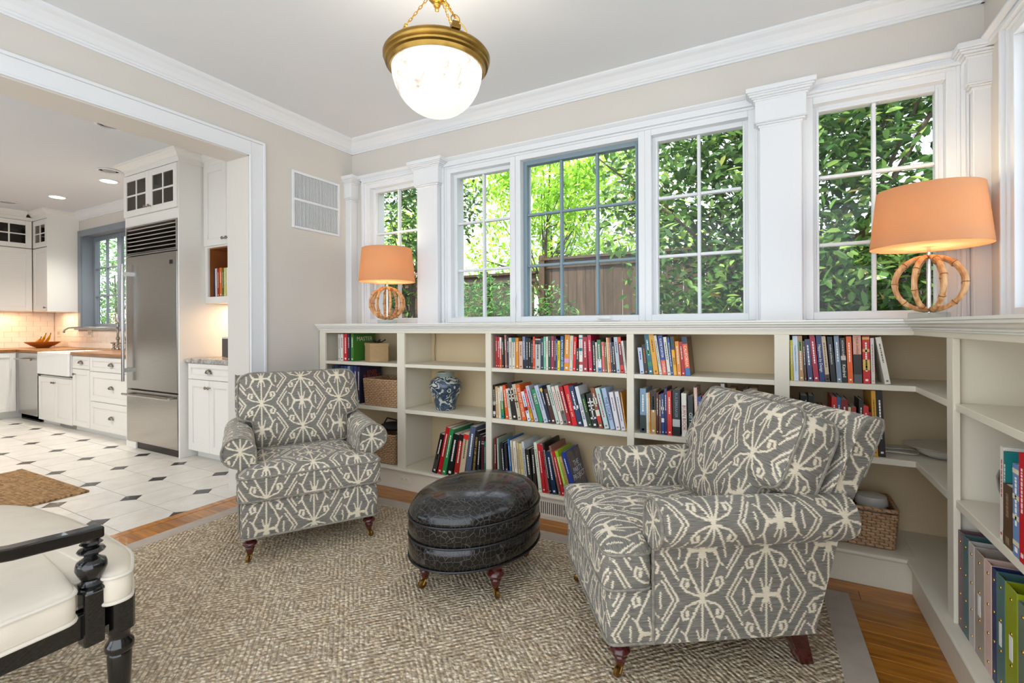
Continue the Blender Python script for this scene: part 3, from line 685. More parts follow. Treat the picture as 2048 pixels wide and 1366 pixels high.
rim = [(.190,q-.030),(.203,q-.034),(.208,q-.026),(.211,q-.018),(.221,q-.013),(.223,q-.006),(.219,q-.002),(.226,q+.004),(.230,q+.012),(.231,q+.022),(.226,q+.030),(.214,q+.034),(.200,q+.034),(.196,q+.026),(.190,q-.030)]
obj('brass_rim', B().lathe(rim, 64), BRASS, pd, smooth=True)
hz = -.180
obj('ceiling_canopy', B().lathe([(.001,-.001),(.065,-.001),(.065,-.012),(.050,-.028),(.020,-.036),(.001,-.036)], 28), GOLD, pd, smooth=True)
obj('stem', B().lathe([(.007,-.03),(.007,hz+.02)], 10), GOLD, pd, smooth=True)
obj('hub', B().lathe([(.001,hz+.03),(.030,hz+.028),(.047,hz+.012),(.045,hz-.004),(.030,hz-.022),(.014,hz-.028),(.012,hz-.034),(.016,hz-.040),(.014,hz-.046),(.008,hz-.050),(.010,hz-.058),(.009,hz-.064),(.001,hz-.068)], 28), GOLD, pd, smooth=True)
def chain(p0, p1, n, parent):
    p0, p1 = Vector(p0), Vector(p1); d = p1-p0; L = d.length; d.normalize(); u = d.orthogonal().normalized(); w_ = d.cross(u); ln = L/n
    b = B()
    for k in range(n):
        c = p0 + d*ln*(k+.5); a = u if k % 2 else w_; hl, hw = ln*.62, ln*.27
        pts = [c + d*(hl*math.copysign(abs(math.cos(t))**.6, math.cos(t))) + a*(hw*math.sin(t)) for t in [2*PI*j/14 for j in range(14)]]
        b.tube(pts, .0019, 5, closed=True)
    for f_ in (.55,): 
        c = p0+d*L*f_; b.ball(c, .008, 10, 6)
    return obj('chain', b, GOLD, parent, smooth=True)
for an in (R(206), R(326), R(86)):
    e = (.226*math.cos(an), .226*math.sin(an), q+.075); chain((.034*math.cos(an), .034*math.sin(an), hz), (.222*math.cos(an), .222*math.sin(an), q+.072), 17, pd)
    b = B().tube([(.222*math.cos(an)+.018*math.cos(t)*-math.sin(an), .222*math.sin(an)+.018*math.cos(t)*math.cos(an), q+.068+.018*math.sin(t)) for t in [2*PI*k/16 for k in range(16)]], .0022, 6, closed=True)
    obj('ring', b, BRASS, pd, smooth=True)
    c, s = math.cos(an), math.sin(an); b = B().box(.206, .236, -.018, .018, q+.028, q+.046).box(.214, .230, -.013, .013, q+.046, q+.060).xf(Matrix.Rotation(an, 4, 'Z'))
    obj('bracket', b, BRASS, pd, bevel=.002)
obj('cord', B().tube([(.01,.01,hz-.01),(.09,.08,-.30),(.14,.12,q+.03)], .003, 6), GOLD, pd, smooth=True)
point('pendant_bulb', (0, 0, PZ+.06-ZT), 5, (1, .92, .80), pd, .06)

# ------------------------------------------------------------------ bamboo lamps
BAMB, g = newmat('bamboo_cane')
tc = g.n('ShaderNodeTexCoord').outputs['Object']; nz = g.noise(g.vm('MULTIPLY', tc, (30, 30, 8)), 2.0, 4)
g.l(g.mix(g.mapr(nz, .3, .7), lin('#b26a2c'), lin('#e9c08a')), g.p.inputs['Base Color']); g.p.inputs['Roughness'].default_value = .4
NODE_ = M('bamboo_node', '#7a451c', .5)
def shade_mat(name, col, tr):
    m = bpy.data.materials.new(name); m.use_nodes = True; nt = m.node_tree; nt.nodes.clear()
    d = nt.nodes.new('ShaderNodeBsdfDiffuse'); t_ = nt.nodes.new('ShaderNodeBsdfTranslucent'); x = nt.nodes.new('ShaderNodeMixShader'); o = nt.nodes.new('ShaderNodeOutputMaterial')
    tc = nt.nodes.new('ShaderNodeTexCoord'); mp = nt.nodes.new('ShaderNodeMapping'); mp.inputs['Scale'].default_value = (260, 260, 420); no = nt.nodes.new('ShaderNodeTexNoise'); no.inputs['Scale'].default_value = 1
    nt.links.new(tc.outputs['Object'], mp.inputs[0]); nt.links.new(mp.outputs[0], no.inputs['Vector'])
    r = nt.nodes.new('ShaderNodeValToRGB'); c = lin(col); r.color_ramp.elements[0].color = tuple(v*.88 for v in c[:3])+(1,); r.color_ramp.elements[1].color = c; nt.links.new(no.outputs['Fac'], r.inputs[0])
    nt.links.new(r.outputs[0], d.inputs[0]); nt.links.new(r.outputs[0], t_.inputs[0]); x.inputs[0].default_value = tr
    nt.links.new(d.outputs[0], x.inputs[1]); nt.links.new(t_.outputs[0], x.inputs[2]); nt.links.new(x.outputs[0], o.inputs[0]); return m
SHADE = shade_mat('tan_linen_shade', '#d6b08a', .42); LINING = shade_mat('white_shade_lining', '#f7efe2', .5)
def make_lamp():
    t = thing('table_lamp', 'x', 'lamp')
    obj('base', B().lathe([(.001,0),(.074,0),(.075,.002),(.075,.027),(.073,.029),(.001,.029)], 36), ACRYL, t, smooth=True)
    obj('base_core', B().lathe([(.016,.0295),(.016,.034),(.012,.036),(.012,.0295)], 16), CHROME, t, smooth=True)
    obj('rod', B().lathe([(.009,.03),(.009,.30)], 14), CHROME, t, smooth=True)
    n = 48
    for k in range(4):
        pts = []; rs = []
        for j in range(n):
            a = 2*PI*j/n; pts.append((.132*math.cos(a), 0, .162+.122*math.sin(a))); rs.append(.0105 + (.0025 if j % 6 == (k*2) % 6 else 0))
        b = B().tube(pts, rs, 8, closed=True); h = obj('bamboo_hoop', b, BAMB, t, smooth=True, rot=(0,0,R(22+45*k)))
        nb = B()
        for j in range(n):
            if j % 6 == (k*2) % 6:
                a = 2*PI*j/n; tx, tz = -math.sin(a)*.0016, math.cos(a)*.0016; nb.tube([(.132*math.cos(a)-tx, 0, .162+.122*math.sin(a)-tz), (.132*math.cos(a)+tx, 0, .162+.122*math.sin(a)+tz)], .0139, 8)
        obj('node_rings', nb, NODE_, h, smooth=True, stuff=True)
    obj('top_disc', B().lathe([(.001,.286),(.034,.286),(.034,.292),(.022,.294),(.022,.299),(.001,.299)], 24), ACRYL, t, smooth=True)
    obj('neck', B().lathe([(.007,.296),(.007,.345),(.013,.347),(.013,.375),(.001,.375)], 14), CHROME, t, smooth=True)
    zb, zt = .330, .592
    sh = obj('lamp_shade', B().lathe([(.2185,zb),(.1915,zt),(.1905,zt),(.2175,zb),(.2185,zb)], 64), SHADE, t, smooth=True)
    obj('shade_lining', B().lathe([(.2172,zb+.001),(.1900,zt-.001)], 64), LINING, sh, smooth=True)
    sp_ = B().tube([(.19*math.cos(a), .19*math.sin(a), zt-.02) for a in (0, PI)], .0016, 6); sp_.tube([(0,-.19,zt-.02),(0,.19,zt-.02)], .0016, 6)
    obj('shade_spider', sp_, CHROME, sh)
    obj('bulb', B().ball((0,0,.44), .030, 16, 10, (1,1,1.25)), GLASS, t, smooth=True)
    return t
lp = make_lamp(); lp.location = (-2.672, 2.862, 1.212); lp.rotation_euler = (0,0,R(-14))
tag(lp, 'bamboo-hoop table lamp with tan drum shade in front of the narrow left window', 'lamp', 'bamboo lamps on the bookcase')
l2 = copy_tree(lp); l2.location = (.633, 2.835, 1.212); l2.rotation_euler = (0,0,R(-12))
tag(l2, 'bamboo-hoop table lamp with tan drum shade on the corner of the bookcase, appearing largest', 'lamp', 'bamboo lamps on the bookcase')
for o in (lp, l2): point('lamp_bulb_light', (0, 0, .44), 6, (1, .87, .70), o, .028)
# ================================================================== KITCHEN
GRAN, g = newmat('grey_granite')
tc = g.n('ShaderNodeTexCoord').outputs['Object']; a = g.noise(tc, 22, 6, .75); b_ = g.noise(tc, 90, 3)
g.l(g.mix(g.mapr(g.m('ADD', a, g.m('MULTIPLY', b_, .3)), .50, .80), lin('#6f6a66'), lin('#cfcac3')), g.p.inputs['Base Color']); g.p.inputs['Roughness'].default_value = .2
BUTCH = M('butcher_block', '#9a6632', .4, var=.35, vscale=4, stretch=(1,14,14), coat=.15)
CRAIL = .062
def shaker(name, parent, x0, x1, z0, z1, y, knob=None, cup=False, glass=None, rail=CRAIL, mat=None):
    """door or drawer front in a plane y (front face towards -y)"""
    g_ = .0018; x0 += g_; x1 -= g_; z0 += g_; z1 -= g_; r = min(rail, (z1-z0)*.28, (x1-x0)*.3); mat = mat or CABW
    b = B().frame(x0, x1, z0, z1, r, y-.020, y)
    if not glass: b.box(x0+r, x1-r, y-.011, y-.001, z0+r, z1-r); b.frame(x0+r, x1-r, z0+r, z1-r, .007, y-.016, y-.011)
    else:
        nx, nz = glass; gx0, gx1, gz0, gz1 = x0+r, x1-r, z0+r, z1-r
        for k in range(1, nx): xm = gx0+(gx1-gx0)*k/nx; b.box(xm-.008, xm+.008, y-.018, y-.004, gz0, gz1)
        for k in range(1, nz): zm = gz0+(gz1-gz0)*k/nz; b.box(gx0, gx1, y-.0175, y-.0045, zm-.008, zm+.008)
    d = obj(name, b, mat, parent, bevel=.002, seg=1)
    if glass:
        for i in range(glass[0]):
            for j in range(glass[1]):
                obj('pane', B().box(gx0+(gx1-gx0)*i/glass[0], gx0+(gx1-gx0)*(i+1)/glass[0], y-.0125, y-.0095, gz0+(gz1-gz0)*j/glass[1], gz0+(gz1-gz0)*(j+1)/glass[1]), CABGLASS, d)
    if knob:
        kb = B().lathe([(.005,0),(.005,.012),(.008,.014),(.014,.020),(.014,.025),(.009,.030),(.001,.031)], 14); obj('knob', kb, NICKEL, d, smooth=True, loc=(knob[0], y-.020, knob[1]), rot=(PI/2,0,0))
    if cup:
        cx, cz = (x0+x1)/2, (z0+z1)/2; cb = B(); n = 12; vs = []; fs = []
        for j in range(5):
            ph = PI/2*j/4
            for k in range(n+1):
                th = PI*k/n; vs.append((cx+.040*math.cos(th)*math.cos(ph*.9), y-.020-.026*math.sin(ph), cz-.010+.034*math.sin(th)*math.cos(ph*.75)))
        for j in range(4):
            for k in range(n): fs.append((j*(n+1)+k, j*(n+1)+k+1, (j+1)*(n+1)+k+1, (j+1)*(n+1)+k))
        cb.add(vs, fs); cb.box(cx-.046, cx+.046, y-.0225, y-.020, cz-.016, cz-.004); obj('cup_pull', cb, NICKEL, d, smooth=True)
    return d
def carcass(parent, x0, x1, y0, y1, z0, z1, open_front=False, t=.018, mat=None, shelf=None):
    m_ = mat or CABW
    if not open_front: return obj('body', B().box(x0, x1, y0, y1, z0, z1), m_, parent, bevel=.002, seg=1)
    b = B().box(x0, x0+t, y0, y1, z0, z1).box(x1-t, x1, y0, y1, z0, z1).box(x0+t, x1-t, y0, y1, z1-t, z1).box(x0+t, x1-t, y0, y1, z0, z0+t).box(x0+t, x1-t, y1-.01, y1, z0+t, z1-t)
    if shelf: b.box(x0+t, x1-t, y0+.02, y1-.01, shelf-.008, shelf+.008)
    return obj('body', b, m_, parent)
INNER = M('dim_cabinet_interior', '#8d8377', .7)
YW = YB - .002
# ---- refrigerator column
fx0, fx1 = -5.700, -4.720; FY = 2.385
t = thing('fridge_surround', 'white surround with glazed cupboard above the steel refrigerator', 'cabinet')
def P_(b): return b
obj('side_panel', P_(B().box(fx1-.022, fx1, FY-.004, YW, 0, 2.70)), CABW, t, bevel=.002); obj('side_panel', P_(B().box(fx0, fx0+.022, FY-.004, YW, 0, 2.70)), CABW, t, bevel=.002)
obj('upper_rail', P_(B().box(fx0+.022, fx1-.022, FY, FY+.02, 2.19, 2.285)), CABW, t)
b = B().box(fx0+.022, fx1-.022, FY+.02, YW, 2.195, 2.21).box(fx0+.022, fx1-.022, 2.80, YW, 2.21, 2.69).box(fx0+.022, fx1-.022, FY+.02, YW, 2.69, 2.70); obj('cupboard_box', P_(b), INNER, t)
obj('frieze', P_(B().box(fx0-.004, fx1+.004, FY-.008, YW, 2.700, 2.735)), CABW, t)
def crown_on(x0, x1, y, zb, ends=(1,1)):
    b = B(); top = ZT-zb-.001; pr = [(.004,0),(.006,.010),(.014,.012),(.020,.022),(.034,.036),(.052,.046),(.060,.050),(.060,.054),(.066,.056),(.066,top)]; vs = []; n = len(pr)
    for e, a in pr: vs += [(x0-e*ends[0], YW, zb+a), (x0-e*ends[0], y-e, zb+a), (x1+e*ends[1], y-e, zb+a), (x1+e*ends[1], YW, zb+a)]
    fs = [(4*i+k, 4*i+(k+1) % 4, 4*i+4+(k+1) % 4, 4*i+4+k) for i in range(n-1) for k in range(4)] + [(3,2,1,0),(4*n-4,4*n-3,4*n-2,4*n-1)]
    return b.add(vs, fs)
obj('crown', P_(crown_on(fx0, fx1, FY-.008, 2.735)), CABW, t)
mx = (fx0+fx1)/2
hold = t
shaker('glass_door', hold, fx0+.004, mx, 2.285, 2.690, FY, knob=(mx-.035, 2.345), glass=(2,2), rail=.058); shaker('glass_door', hold, mx, fx1-.004, 2.285, 2.690, FY, knob=(mx+.035, 2.345), glass=(2,2), rail=.058)
obj('stored_dishes', P_(B().lathe([(.001,2.212),(.10,2.212),(.16,2.26),(.155,2.262),(.001,2.22)], 20, (-5.0, 2.62)).box(-5.5, -5.3, 2.5, 2.75, 2.212, 2.40)), M('stored_ware', '#a8a29a', .5), t)
# ---- refrigerator
r = thing('refrigerator', 'stainless steel refrigerator with bottom freezer drawer and louvred grille', 'refrigerator', (mx, FY, 0))
w2 = (fx1-fx0)/2-.026
obj('body', B().box(-w2, w2, .03, .62, .10, 2.185), M('fridge_grey', '#55524e', .5), r)
for k in range(7):
    z = 1.915+.0385*k; b = B().prism([(-.004, z), (.026, z+.040), (.026, z+.046), (-.010, z+.006)], -w2+.012, w2-.012, 'x'); obj('louver', b, STEEL, r)
b = B().frame(-w2, w2, 1.895, 2.187, .014, -.012, .03); obj('grille_frame', b, STEEL, r, bevel=.002)
obj('upper_door', B().box(-w2, w2, -.010, .03, .590, 1.888), STEEL, r, bevel=.004); obj('freezer_drawer', B().box(-w2, w2, -.010, .03, .070, .578), STEEL, r, bevel=.004)
b = B().tube([(-w2+.045, -.060, .66), (-w2+.045, -.060, 1.82)], .013, 12); b.box(-w2+.032, -w2+.075, -.060, -.010, .75, .79).box(-w2+.032, -w2+.075, -.060, -.010, 1.70, 1.74); obj('door_handle', b, STEEL, r, smooth=True)
b = B().tube([(-w2+.02, -.055, .535), (w2-.06, -.055, .535)], .012, 12); b.box(-w2+.06, -w2+.09, -.055, -.010, .525, .545).box(w2-.13, w2-.10, -.055, -.010, .525, .545); obj('drawer_handle', b, STEEL, r, smooth=True)
obj('badge', B().box(w2-.12, w2-.07, -.0125, -.0102, 1.775, 1.812), M('badge_grey', '#3d3f45', .3, 1.0), r, bevel=.001)
obj('toe_grille', B().box(-w2+.16, w2, .012, .05, .0, .068), M('dark_steel', '#4c4845', .4, 1.0), r); obj('toe_filler', B().box(-w2-.003, -w2+.16, -.002, .05, .0, .066), CABW, r)
# ---- cupboards right of the refrigerator
cx0, cx1 = fx1+.002, XL-.25
t = thing('tall_wall_cupboard', 'white wall cupboard with open cubby right of the refrigerator', 'cabinet', (0,0,0))
carcass(t, cx0, cx1, 2.605, YW, 1.935, 2.70); obj('frieze', B().box(cx0, cx1, 2.597, YW, 2.70, 2.735), CABW, t); obj('crown', crown_on(cx0, cx1, 2.597, 2.735, (0,0)), CABW, t)
dw_ = .36; d0 = cx0+.015
shaker('door', t, d0, d0+dw_, 1.945, 2.695, 2.605, knob=(d0+dw_-.03, 2.0)); shaker('door', t, d0+dw_, d0+2*dw_, 1.945, 2.695, 2.605, knob=(d0+dw_+.03, 2.0)); shaker('door', t, d0+2*dw_, cx1-.01, 1.945, 2.695, 2.605)
WOODIN = M('warm_cubby_wood', '#8a4f22', .5, var=.2, vscale=6)
b = B().box(cx0, cx0+.045, 2.605, YW, 1.475, 1.935).box(cx1-.03, cx1, 2.605, YW, 1.475, 1.935).box(cx0, cx1, 2.605, YW, 1.415, 1.475); obj('cubby_frame', b, CABW, t, bevel=.002)
b = B().box(cx0+.045, cx1-.03, 2.98, 2.99, 1.475, 1.935).box(cx0+.045, cx0+.052, 2.625, 2.98, 1.475, 1.935).box(cx0+.052, cx1-.03, 2.625, 2.98, 1.925, 1.935); obj('cubby_lining', b, WOODIN, t)
bt = thing('base_cabinet', 'white base cabinet with one wide drawer beside the refrigerator panel', 'cabinet', (0,0,0))
carcass(bt, cx0+.03, cx1, 2.455, YW, .09, .868); obj('toe_kick', B().box(cx0+.03, cx1, 2.52, YW, 0, .09), CABW, bt)
xa, xb = -4.685, -4.03; xm = (xa+xb)/2
shaker('drawer', bt, xa, xb, .722, .866, 2.455, cup=True); shaker('door', bt, xa, xm, .075, .720, 2.455, knob=(xm-.022, .655)); shaker('door', bt, xm, xb, .075, .720, 2.455, knob=(xm+.022, .655)); shaker('drawer', bt, xb, cx1, .722, .866, 2.455, cup=True); shaker('door', bt, xb, cx1, .075, .720, 2.455)
tag(obj('granite_counter', B().box(cx0+.002, cx1, 2.425, YW, .869, .908), GRAN, bevel=.004), 'speckled grey granite counter beside the refrigerator', 'counter')
sb = thing('speaker', 'small grey cloth speaker with white top on the granite counter', 'speaker', (-4.475, 2.71, .9085))
obj('grille_body', B().prism(round_poly([(-.07,-.06),(.07,-.06),(.07,.06),(-.07,.06)], .03, 4), .004, .175, 'z'), M('speaker_cloth', '#55514e', .8), sb, smooth=True); obj('top_cap', B().prism(round_poly([(-.07,-.06),(.07,-.06),(.07,.06),(-.07,.06)], .03, 4), .175, .192, 'z'), M('white_plastic2', '#dcdad6', .4), sb, smooth=True)
# ---- sink run
def base_cab(name, label, x0, x1):
    c = thing(name, label, 'cabinet'); carcass(c, x0, x1, 2.475, YW, .09, .875); obj('toe_kick', B().box(x0, x1, 2.505, YW, 0, .09), CABW, c); return c
c = base_cab('drawer_cabinet', 'white three-drawer base cabinet left of the refrigerator', -6.695, fx0-.002)
for z0, z1 in ((.062, .375), (.378, .705), (.708, .868)): shaker('drawer', c, -6.69, -5.706, z0, z1, 2.475, cup=True)
c = base_cab('narrow_cabinet', 'narrow white base cabinet with drawer right of the sink', -7.135, -6.697)
shaker('drawer', c, -7.13, -6.70, .722, .868, 2.475, cup=True); shaker('door', c, -7.13, -6.70, .062, .718, 2.475, knob=(-7.05, .66))
c = thing('sink_cabinet', 'white two-door cabinet under the apron sink', 'cabinet'); carcass(c, -8.10, -7.137, 2.475, YW, .09, .60); obj('toe_kick', B().box(-8.1, -7.137, 2.505, YW, 0, .09), CABW, c)
shaker('door', c, -8.098, -7.62, .050, .590, 2.475, knob=(-7.65, .53)); shaker('door', c, -7.62, -7.139, .050, .590, 2.475, knob=(-7.59, .53))
obj('toe_register', B().box(-7.60, -7.17, 2.499, 2.505, .005, .045), M('grey_register', '#9a958d', .5), c)
b = B().box(-8.02, -7.145, 2.42, 2.445, .625, .898).box(-8.02, -7.145, 2.88, 2.905, .625, .898).box(-8.02, -7.995, 2.445, 2.88, .625, .898).box(-7.17, -7.145, 2.445, 2.88, .625, .898).box(-7.995, -7.17, 2.445, 2.88, .625, .66)
tag(obj('apron_sink', b, M('white_fireclay', '#eeece8', .15, coat=.3), bevel=.008), 'white fireclay apron-front sink below the kitchen window', 'sink')
d = thing('dishwasher', 'stainless steel dishwasher left of the apron sink', 'dishwasher', (-8.43, 2.45, 0))
obj('door', B().box(-.305, .305, -.0, .03, .075, .872), STEEL, d, bevel=.003); obj('body', B().box(-.30, .30, .03, .58, .02, .87), M('fridge_grey', '#55524e', .5), d); obj('kick_plate', B().box(-.3, .3, .03, .05, 0, .07), DARKGAP, d)
obj('handle', B().tube([(-.27,-.045,.79),(.27,-.045,.79)], .011, 10).box(-.23,-.21,-.045,0,.782,.798).box(.21,.23,-.045,0,.782,.798), STEEL, d, smooth=True)
XLF = -8.79
c = thing('end_base_cabinets', 'white base cabinets along the far kitchen wall', 'cabinet'); obj('body', B().box(XK+.002, XLF, .2, YW, .09, .875), CABW, c); obj('toe_kick', B().box(XK+.002, XLF-.07, .2, YW, 0, .09), CABW, c)
b = B()
for k in range(4):
    y1 = 2.44-.55*k; b.frame_x(y1-.545, y1, .10, .865, .06, XLF, XLF+.018)
obj('door_frames', b, CABW, c, bevel=.002)
for n_, l_, b in (('butcher_counter', 'butcher-block counter with sink cut-out left of the refrigerator', B().box(-7.143, fx0-.003, 2.44, YW, .876, .910).box(-8.02, -7.143, 2.907, YW, .876, .910).box(-9.40, -8.021, 2.44, YW, .876, .910)),
                  ('end_butcher_counter', 'butcher-block counter along the far kitchen wall', B().box(XK+.002, XLF+.03, .2, 2.438, .876, .910))):
    tag(obj(n_, b, BUTCH, bevel=.003), l_, 'counter')
# ---- bridge faucet
f_ = thing('bridge_faucet', 'nickel bridge faucet with cross handles behind the apron sink', 'faucet', (-7.30, 2.965, .911))
FN = M('faucet_nickel', '#9a948c', .2, 1.0)
obj('spout', B().tube([(0,0,.0),(0,0,.24),(0,-.02,.27),(-.02,-.06,.275),(-.22,-.26,.285),(-.36,-.36,.28),(-.40,-.39,.25),(-.405,-.395,.22)], [.014,.012,.011,.011,.010,.010,.010,.013], 10), FN, f_, smooth=True)
obj('column', B().lathe([(.026,0),(.026,.01),(.016,.02),(.014,.12),(.022,.13),(.022,.15),(.012,.17),(.012,.28),(.018,.30),(.008,.33),(.012,.345),(.001,.36)], 14), FN, f_, smooth=True)
for s in (-1, 1):
    obj('valve', B().lathe([(.024,0),(.024,.012),(.014,.025),(.014,.06),(.020,.07),(.012,.09),(.001,.095)], 12, (s*.11, 0)), FN, f_, smooth=True)
    obj('cross_handle', B().tube([(s*.11-.035,0,.085),(s*.11+.035,0,.085)], .006, 6).tube([(s*.11,-.035,.085),(s*.11,.035,.085)], .006, 6), FN, f_, smooth=True)
obj('bridge', B().tube([(-.11,0,.05),(.11,0,.05)], .010, 10), FN, f_, smooth=True)
obj('side_spray', B().lathe([(.022,0),(.022,.01),(.012,.03),(.011,.10),(.017,.13),(.015,.17),(.001,.175)], 12, (.22, .0)), FN, f_, smooth=True)
# ---- upper cabinets in the far corner
u = thing('corner_upper_cabinet', 'white corner upper cabinet with small glazed door left of the kitchen window', 'cabinet')
ux0, ux1, UY = -9.14, -8.655, 2.735
carcass(u, ux0, ux1, UY, YW, 1.42, 2.30); carcass(u, ux0, ux1, UY, YW, 2.30, 2.69, True, mat=INNER)
obj('end_panel', B().box(ux1, ux1+.006, UY-.02, YW, 1.415, 2.69), CABW, u)
shaker('glass_door', u, ux0+.004, ux1, 2.305, 2.685, UY, glass=(2,2), rail=.07); shaker('door', u, ux0+.004, ux1, 1.425, 2.295, UY, knob=(ux1-.035, 1.47))
obj('frieze', B().box(ux0, ux1+.008, UY-.022, YW, 2.69, 2.735), CABW, u); obj('crown', crown_on(ux0, ux1+.006, UY-.022, 2.735, (0,1)), CABW, u)
e = thing('end_upper_cabinet', 'white upper cabinets with glazed top doors on the far kitchen wall', 'cabinet', (XK+.002, 0, 0), PI/2)
# local x runs along world y, front faces +x
FXU = -(ux0-.004-XK-.002)             # local y of the door plane
def lyb(b): return b
carcass(e, .9, UY-.0225, FXU, -.002, 1.42, 2.30); carcass(e, .9, UY-.0225, FXU, -.002, 2.30, 2.69, True, mat=INNER, shelf=2.49)
for k in range(4):
    x1 = UY-.03-.46*k; x0 = x1-.458
    shaker('glass_door', e, x0, x1, 2.305, 2.685, FXU, glass=(2,2), rail=.062); shaker('door', e, x0, x1, 1.425, 2.295, FXU, knob=(x0+.03, 1.47))
obj('frieze', B().box(.9, UY-.0225, FXU-.004, -.002, 2.69, 2.735), CABW, e)
b = B()
for (q_, a, c) in ((.006,0,.012),(.016,.012,.020),(.030,.020,.030),(.045,.030,.042),(.058,.042,.056),(.066,.056,ZT-2.736)): b.box(.9, UY-.0895, FXU-.02-q_, -.002, 2.735+a, 2.735+c)
obj('crown', b, CABW, e)
obj('stored_bowl', B().lathe([(.001,2.50),(.03,2.50),(.065,2.54),(.07,2.57),(.066,2.57),(.06,2.545),(.001,2.51)], 16, (UY-.2, FXU+.14)), M('stored_ware', '#a8a29a', .5), e)
# crown at the kitchen window wall
struct('trim_15', B().prism([(YB+p, ZT+z) for p, z in CR], ux1+.01, fx0-.005, 'x'), TRIM, 'kitchen crown moulding over the sink window')
# ---- kitchen window (taupe)
kw = sempty('window_9', 'taupe kitchen window over the apron sink')
wx0, wx1, wz0, wz1 = KH[0]
obj('casing', B().frame(wx0-.085, wx1+.085, wz0-.001, wz1+.06, .085, YB-.022, YB-.001, wt=.085, wb=.0), TAUPE, kw, bevel=.003)
obj('jamb', B().frame(wx0-.001, wx1+.001, wz0, wz1, .018, YB-.006, YB+.199), TAUPE, kw)
obj('sill', B().box(wx0-.11, wx1+.11, YB-.06, YB+.10, wz0-.028, wz0), TAUPE, kw, bevel=.004)
sx = [wx0+.02, (wx0+wx1)/2, wx1-.02]
for a, c in zip(sx, sx[1:]):
    obj('sash', B().frame(a, c, wz0+.002, wz1-.02, .055, YB+.12, YB+.16), TAUPE, kw, bevel=.003)
    gx0, gx1, gz0, gz1 = a+.055, c-.055, wz0+.057, wz1-.075
    obj('muntin', B().box((gx0+gx1)/2-.010, (gx0+gx1)/2+.010, YB+.125, YB+.155, gz0, gz1), TAUPE, kw)
    for k in (1, 2): 
        zz_ = gz0+(gz1-gz0)*k/3; obj('muntin', B().box(gx0, gx1, YB+.126, YB+.154, zz_-.010, zz_+.010), TAUPE, kw)
    for i in range(2):
        for k in range(3): obj('pane', B().box(gx0+(gx1-gx0)*i/2, gx0+(gx1-gx0)*(i+1)/2, YB+.138, YB+.142, gz0+(gz1-gz0)*k/3, gz0+(gz1-gz0)*(k+1)/3), GLASS, kw)
obj('sash_lock', B().tube([(-7.80,YB+.11,1.28),(-7.78,YB+.09,1.33),(-7.80,YB+.10,1.37)], .010, 6), TRIM, kw, smooth=True)
# ---- subway-tile splashback
SUB = M('cream_subway_tile', '#ece3d6', .15, var=.02, vscale=10, coat=.3, rnd=.03)
tw, thh = .152, .076
def splash(name, label, x0, x1, z0, z1, mtx=None):
    root = sempty(name, label)
    if mtx is not None: root.matrix_world = mtx
    obj('grout_bed', B().box(x0, x1, -.004, -.0005, z0, z1), M('grout', '#cfc4b4', .9), root)
    nrow = int((z1-z0)/thh + .5); cache = {}
    for r_ in range(nrow):
        x = x0 - (tw/2 if r_ % 2 else 0)
        while x < x1 - .01:
            a, c = max(x, x0), min(x+tw, x1); key = round(c-a, 3)
            if key > .02:
                if key not in cache: cache[key] = mesh_of(B().box(-key/2+.0012, key/2-.0012, -.009, -.004, .0012, thh-.0012), SUB)
                link('tile', cache[key], root, ((a+c)/2, 0, z0+r_*thh))
            x += tw
splash('wall_tile_back', 'cream subway tiles beside the kitchen window', XK+.012, -8.66, .912, 1.418, Matrix.Translation((0, YB, 0)))
splash('wall_tile_sill', 'cream subway tiles below the kitchen window', -8.66, fx0-.003, .912, 1.155, Matrix.Translation((0, YB, 0)))
splash('wall_tile_left', 'cream subway tiles on the far kitchen wall', 1.6, YB-.012, .912, 1.418, Matrix.Translation((XK, 0, 0)) @ Matrix.Rotation(PI/2, 4, 'Z'))
for n_, x in (('left of the fruit bowl', -9.30), ('beside the bridge faucet', -8.30)):
    o = thing('wall_outlet', 'cream outlet plate on the subway tiles ' + n_, 'outlet', (x, YB-.0095, 1.06)); obj('cover_plate', B().box(-.06, .06, -.006, 0, 0, .115), M('ivory_plastic', '#e4d9c6', .4), o, bevel=.003)
    for s in (-1, 1): obj('socket', B().box(s*.022-.013, s*.022+.013, -.008, -.006, .035, .080), M('socket_shadow', '#b9a88f', .5), o, bevel=.003)
# ---- bowl of bananas
fb_ = tag(obj('fruit_bowl', B().lathe([(.001,0),(.07,0),(.075,.008),(.13,.035),(.185,.075),(.190,.085),(.182,.085),(.12,.045),(.06,.018),(.001,.016)], 36), M('turned_wood_bowl', '#a8642a', .35, var=.25, vscale=8), smooth=True, loc=(-9.08, 2.80, .911)), 'shallow turned-wood bowl on the butcher-block counter', 'bowl')
BAN = M('ripe_banana', '#c9a028', .45, var=.25, vscale=18)
for k, (dx, dy, rz) in enumerate(((0,-.055,.1),(0,-.005,.1),(0,.045,.1))):
    bt_ = thing('banana', ['banana lying lowest in the wooden bowl', 'banana in the middle of the wooden bowl', 'banana with raised stem in the wooden bowl'][k], 'banana', (-9.08+dx, 2.80+dy, .945), rz, 'bananas in the wooden bowl')
    pts = [(-.09+.18*q, 0, .035+.10*q*q*(1.2 if k else .7)) for q in [j/8 for j in range(9)]]
    obj('fruit', B().tube(pts, [.008,.015,.018,.019,.019,.018,.016,.011,.006], 8), BAN, bt_, smooth=True); obj('stem', B().tube([pts[-1], (pts[-1][0]+.012, 0, pts[-1][2]+.022)], .005, 6), M('banana_stem', '#5c4420', .7), bt_)
